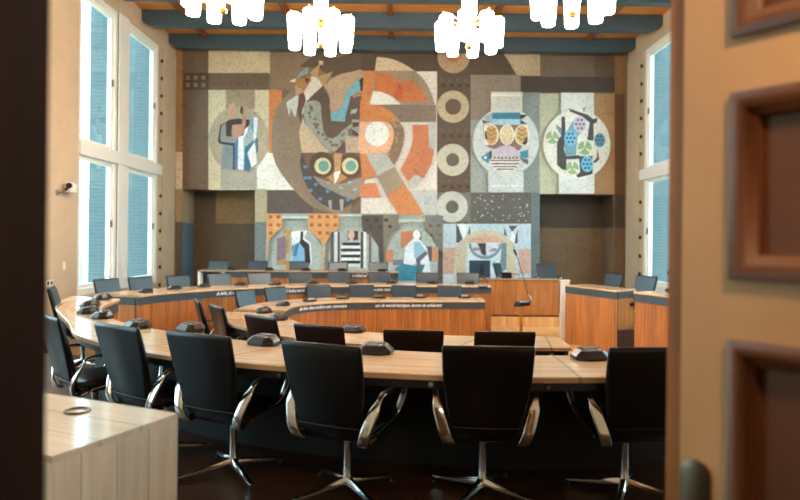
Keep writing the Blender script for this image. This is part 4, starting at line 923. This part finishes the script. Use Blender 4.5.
for px, py, fc, lb in ((86, 307, 75, 'farther of two dark units close together on the bright left bend of the outermost table'), (84, 314, 72, 'nearer of two dark units close together on the bright left bend of the outermost table'), (98, 319, 62, 'dark unit standing just above the second near chair from the door frame'), (133, 329, 45, 'dark unit right of the top of the chair behind the ash sideboard corner'),
                       (187, 332, 38, 'dark unit peeking over the back of the near chair right of the sideboard'), (261, 346, 30, 'large dark unit with two brown panels on the table between two near chairs'), (374, 355, 18, 'dark unit right of the back top of the second chair from the sideboard'), (594, 361, -14, 'dark unit left of the near chair by the tan door')):
    unit(px, py, .74, fc, lb, UA)
unit(99, 300, .74, 82, 'dark unit on the far left end of the outermost table', UA)
for px, py, fc, lb in ((277, 320.5, 62, 'dark unit on the far left part of the second table'), (262, 313.3, 66, 'dark unit at the far left end of the second table'), (352, 333, 20, 'dark unit with brown panel on the second table, below the slatted front')):
    unit(px, py, .58, fc, lb, UB)
for px, py, fc, lb in ((282, 306, 120, 'leftmost dark unit on the innermost far table'), (309, 301.8, 150, 'second dark unit from the left on the innermost far table'), (342, 299.3, 172, 'third dark unit from the left on the innermost far table'), (379, 298.6, 178, 'fourth dark unit on the innermost far table, above the right handwriting'), (420, 298.3, 180, 'second dark unit from the right on the innermost far table'), (464.5, 298.3, 182, 'rightmost dark unit on the innermost far table')):
    unit(px, py, .40, fc, lb, UC)
for px, py, fc, lb in ((144, 293, 118, 'leftmost dark unit on the middle far table'), (173, 289.6, 124, 'second dark unit from the left on the middle far table'), (203, 287.3, 134, 'third dark unit on the middle far table, near the white end niche'), (239, 285.6, 148, 'fourth dark unit on the middle far table'), (274, 285, 160, 'fifth dark unit on the middle far table'),
                       (312, 284, 170, 'sixth dark unit on the middle far table'), (352, 283.8, 176, 'seventh dark unit on the middle far table'), (392, 283.6, 178, 'eighth dark unit on the middle far table'), (432.5, 283.8, 180, 'ninth dark unit on the middle far table, second from its right'), (471, 284.2, 182, 'dark unit second to last at the right of the middle far table')):
    unit(px, py, .57, fc, lb, UD)
for px, lb in ((230.5, 'leftmost dark unit on the back row desk'), (268.5, 'second dark unit on the back row desk'), (305.5, 'middle dark unit on the back row desk'), (342.5, 'fourth dark unit on the back row desk'), (382.5, 'rightmost dark unit on the back row desk')):
    p = W(px, 272, 14.6); o = copy_tree(unit0); o.location = (p.x, 14.62, .758); o.rotation_euler = (0, 0, PI); tag(o, lb, 'microphone unit', UE)

# gooseneck units
def gooseneck(name, loc, rz, path, label, base=True, cat='microphone'):
    r = empty(name, loc, rz, label, cat)
    mb = MB(); mb.rbox((-.10, -.08, 0), (.10, .08, .05), .02); mb.build('case', M['unit'], r)
    mb = MB(); mb.lathe([(.016, .05), (.016, .075), (.010, .08)], 12, mat=Matrix.Translation((path[0][0], path[0][1], 0))); mb.build('neck_socket', M['silver'], r)
    mb = MB(); mb.tube(path, .006, 8); nk = mb.build('gooseneck', M['black'], r)
    e = Vector(path[-1]); d = (e - Vector(path[-2])).normalized(); mb = MB(); mb.tube([e, e+d*.03, e+d*.11, e+d*.13], [.012, .02, .02, .008], 10); mb.build('microphone_head', M['black'], nk)
    return r
p = G(658, 294, .74)
gooseneck('gooseneck_microphone', (4.22, 9.72, .7405), math.radians(60), [(0, 0, .06), (0, .02, .14), (.1, .05, .22), (.2, .06, .26)], 'microphone with a thin neck on the right end of the outermost table by the window')
p = G(490, 289.5, .57)
gooseneck('gooseneck_microphone', (p.x-.12, p.y+.12, .5705), 0, [(.08, 0, .06), (.09, 0, .12), (.085, .02, .17), (.06, .03, .19)], 'short silver necked microphone at the right end of the middle far table')
# free standing speech post in the aisle
sx_, sy_ = 2.06, 10.5
r = empty('microphone_stand', (sx_, sy_, PIT+.001), 0, 'standing speech post with gold pole and long thin microphone in the aisle', 'microphone stand')
mb = MB(); mb.lathe([(.17, 0), (.17, .012), (.03, .022)], 28); mb.build('foot', M['bronze'], r)
mb = MB(); mb.tube([(-.015, 0, .012), (-.015, 0, .90)], .026, 14); mb.build('pole', M['brass'], r)
mb = MB(); mb.loft([[Vector((x, y, z + .1*(x+.13))) for x, y in ((-.13, -.02), (-.06, -.08), (.11, -.08), (.13, -.05), (.13, .08), (-.06, .08), (-.13, .03))] for z in (.90, .915, .965)] + [[Vector((x*.8, y*.8, .985 + .1*(x+.13))) for x, y in ((-.13, -.02), (-.06, -.08), (.11, -.08), (.13, -.05), (.13, .08), (-.06, .08), (-.13, .03))]]); mb.build('control_unit', M['unit'], r, True, angle=25)
mb = MB(); mb.tube([(.125, 0, .96), (.15, 0, 1.0), (.14, 0, 1.06), (.10, 0, 1.10)], [.018, .02, .016, .009], 10); mb.build('neck_socket', M['silver'], r)
mb = MB(); mb.tube([(.11, 0, 1.08), (.06, 0, 1.24), (0, 0, 1.46), (-.06, 0, 1.66), (-.10, 0, 1.76)], .006, 8); nk = mb.build('gooseneck', M['black'], r)
mb = MB(); mb.tube([(-.10, 0, 1.76), (-.11, 0, 1.785), (-.14, 0, 1.85), (-.15, 0, 1.865)], [.012, .02, .02, .008], 10); mb.build('microphone_head', M['black'], nk)
# tablet and panel on the clerk desk
p = W(506.5, 277, 15.0); r = empty('desk_tablet', (p.x, 15.0, .6075), 0, 'small black tablet leaning on the clerk desk', 'tablet')
mb = MB(); mb.rbox((-.13, -.01, 0), (.13, .01, .15), .006, mat=Matrix.Rotation(-.3, 4, 'X')); mb.build('case', M['black'], r)
mb = MB(); mb.box((-.115, -.0115, .015), (.115, -.0105, .135), mat=Matrix.Rotation(-.3, 4, 'X')); mb.build('screen', M['screen'], r, False)
mb = MB(); mb.rbox((-.05, .0, 0), (.05, .07, .008), .003); mb.build('foot', M['black'], r)

# things on the left wall
r = empty('wall_camera', (-XW, 12.15, 2.43), 0, 'small white camera on a bracket on the left wall', 'camera')
mb = MB(); mb.lathe([(.06, 0), (.06, .015), (.03, .02)], 18, mat=Matrix.Translation((0, -.28, -.1)) @ Matrix.Rotation(PI/2, 4, 'Y')); mb.tube([(.02, -.28, -.1), (.09, -.26, -.1), (.12, -.12, -.09), (.12, -.04, -.08)], .014, 8); mb.build('bracket', M['silver'], r)
mb = MB(); mb.rbox((.03, -.12, -.1), (.2, .08, .12), .03); mb.build('housing', M['plate'], r)
mb = MB(); mb.lathe([(.055, 0), (.06, .02), (.05, .05), (.02, .055)], 18, mat=Matrix.Translation((.14, -.10, .05)) @ Matrix.Rotation(PI/2, 4, 'X')); mb.lathe([(.03, 0), (.03, .02), (.01, .03)], 14, mat=Matrix.Translation((.09, -.115, -.02)) @ Matrix.Rotation(PI/2, 4, 'X')); mb.build('lens', M['black'], r)
r = empty('light_switch', (-XW, 12.13, .93), 0, 'white light switch plate low on the left wall', 'switch')
mb = MB(); mb.rbox((0, -.045, -.075), (.012, .045, .075), .004); mb.build('plate', M['plate'], r)
mb = MB(); mb.rbox((.012, -.025, -.05), (.018, .025, .05), .003); mb.build('rocker', M['plate'], r)
r = empty('wall_socket', (-XW, 11.63, .63), 0, 'double dark socket plate on the left wall by the door frame', 'socket')
mb = MB(); mb.rbox((0, -.12, -.06), (.012, .12, .06), .004); mb.build('plate', M['plate'], r)
for q in (-.06, .06):
    mb = MB(); mb.lathe([(.035, 0), (.035, .004), (.03, .005)], 16, mat=Matrix.Translation((.012, q, 0)) @ Matrix.Rotation(PI/2, 4, 'Y')); mb.build('outlet', M['black'], r)

# ---------------------------------------------------------------- chandeliers
def make_chandelier():
    r = empty('chandelier')
    mb = MB(); mb.lathe([(.012, .55), (.012, 2.52), (.09, 2.54), (.09, 2.58)], 14); mb.build('ceiling_rod', M['brass'], r)
    mb = MB(); mb.lathe([(.02, .50), (.10, .52), (.115, .56), (.115, 1.52), (.10, 1.54), (.02, 1.55)], 24); mb.build('centre_tube', M['shade'], r)
    mb = MB(); mb.lathe([(.0, -.02), (.045, -.01), (.06, .03), (.03, .06), (.03, .30), (.07, .34), (.07, .42), (.02, .50)], 18, caps=False); hb = mb.build('hub', M['brass'], r)
    for k in range(8):
        a = 2*PI*k/8 + .54; rt = Matrix.Rotation(a, 4, 'Z'); R_ = .45
        mb = MB(); mb.tube([(.05, 0, .38), (R_*.6, 0, .45), (R_+.07, 0, .50)], [.014, .012, .010], 8, mat=rt); mb.lathe([(.05, .455), (.055, .48), (.02, .50)], 14, mat=rt @ Matrix.Translation((R_, 0, 0))); mb.build('arm', M['brass'], r)
        mb = MB(); mb.lathe([(.06, 0), (.085, .006), (.093, .03), (.112, .40), (.112, .435), (.09, .455), (.02, .46)], 24, mat=rt @ Matrix.Translation((R_, 0, 0))); mb.build('lamp_shade', M['shade'], r)
    return r
ch = make_chandelier(); register(ch)
for i, (px, z, lb) in enumerate(((320.5, 10.1, 'left of the two farther chandeliers, with a tall glowing centre tube'), (469, 10.1, 'right of the two farther chandeliers, over the mosaic rings'), (222.5, 8.4, 'nearer chandelier at the upper left, cut by the picture edge'), (572, 8.4, 'nearer chandelier at the upper right, cut by the picture edge'))):
    o = ch if i == 0 else copy_tree(ch); x = (px-400 - ROLL*190)/F*z; o.location = (x, z, 4.60 if z > 9 else 4.53); o.scale = (1, 1, 1); tag(o, lb, 'chandelier', 'opal glass chandeliers')

# ---------------------------------------------------------------- light, camera, look
w = bpy.data.worlds.new('sky'); bpy.context.scene.world = w; w.use_nodes = True
bg = w.node_tree.nodes['Background']; bg.inputs['Color'].default_value = (.76, .91, 1.0, 1); bg.inputs['Strength'].default_value = 9.0
def area(name, loc, rot, sx, sy, power, col, portal=False):
    l = bpy.data.lights.new(name, 'AREA'); l.shape = 'RECTANGLE'; l.size = sx; l.size_y = sy; l.energy = power; l.color = col
    if portal: l.cycles.is_portal = True
    o = bpy.data.objects.new(name, l); C.objects.link(o); o.location = loc; o.rotation_euler = rot; return o
for sx in (-1, 1):
    for a, b in WIN + LEFT_EXTRA * (sx < 0): area('window_daylight', (sx*(XW+.36), (a+b)/2, (SILL+WTOP)/2), (PI/2, 0, sx*PI/2), b-a, WTOP-SILL, 1, (1, 1, 1), True)
# sconce in the corridor, just above the doorway side of the camera
r = empty('corridor_lamp', (.82, .42, 3.0), 0, 'round warm ceiling lamp in the corridor behind the camera', 'lamp')
mb = MB(); mb.lathe([(.14, -.08), (.17, -.05), (.17, 0)], 28); mb.build('lamp_glass', emis('corridor lamp glass', (1, .72, .42), 14), r)
l = bpy.data.lights.new('corridor_bulb', 'POINT'); l.energy = 62; l.color = (1, .70, .42); l.shadow_soft_size = .12
o = bpy.data.objects.new('corridor_bulb', l); C.objects.link(o); o.location = (.82, .42, 2.82)

cam = bpy.data.cameras.new('camera'); co = bpy.data.objects.new('camera', cam); C.objects.link(co)
cam.sensor_width = 36; cam.lens = 36*F/800; cam.shift_y = -10/800; cam.clip_end = 400; cam.clip_start = .05
co.matrix_world = Matrix.Translation((0, 0, CAMH)) @ Matrix.Rotation(PI/2, 4, 'X') @ Matrix.Rotation(ROLL, 4, 'Z')
cam.dof.use_dof = True; cam.dof.focus_distance = 5.2; cam.dof.aperture_fstop = 1.6
sc = bpy.context.scene; sc.camera = co
sc.view_settings.view_transform = 'Standard'; sc.view_settings.look = 'None'; sc.view_settings.gamma = 1; sc.view_settings.use_curve_mapping = False
sc.view_settings.exposure = 0.34
sc.cycles.use_denoising = True; sc.cycles.max_bounces = 8; sc.cycles.diffuse_bounces = 5; sc.cycles.glossy_bounces = 4; sc.cycles.transparent_max_bounces = 12
sc.cycles.sample_clamp_indirect = 6; sc.cycles.caustics_reflective = False; sc.cycles.caustics_refractive = False
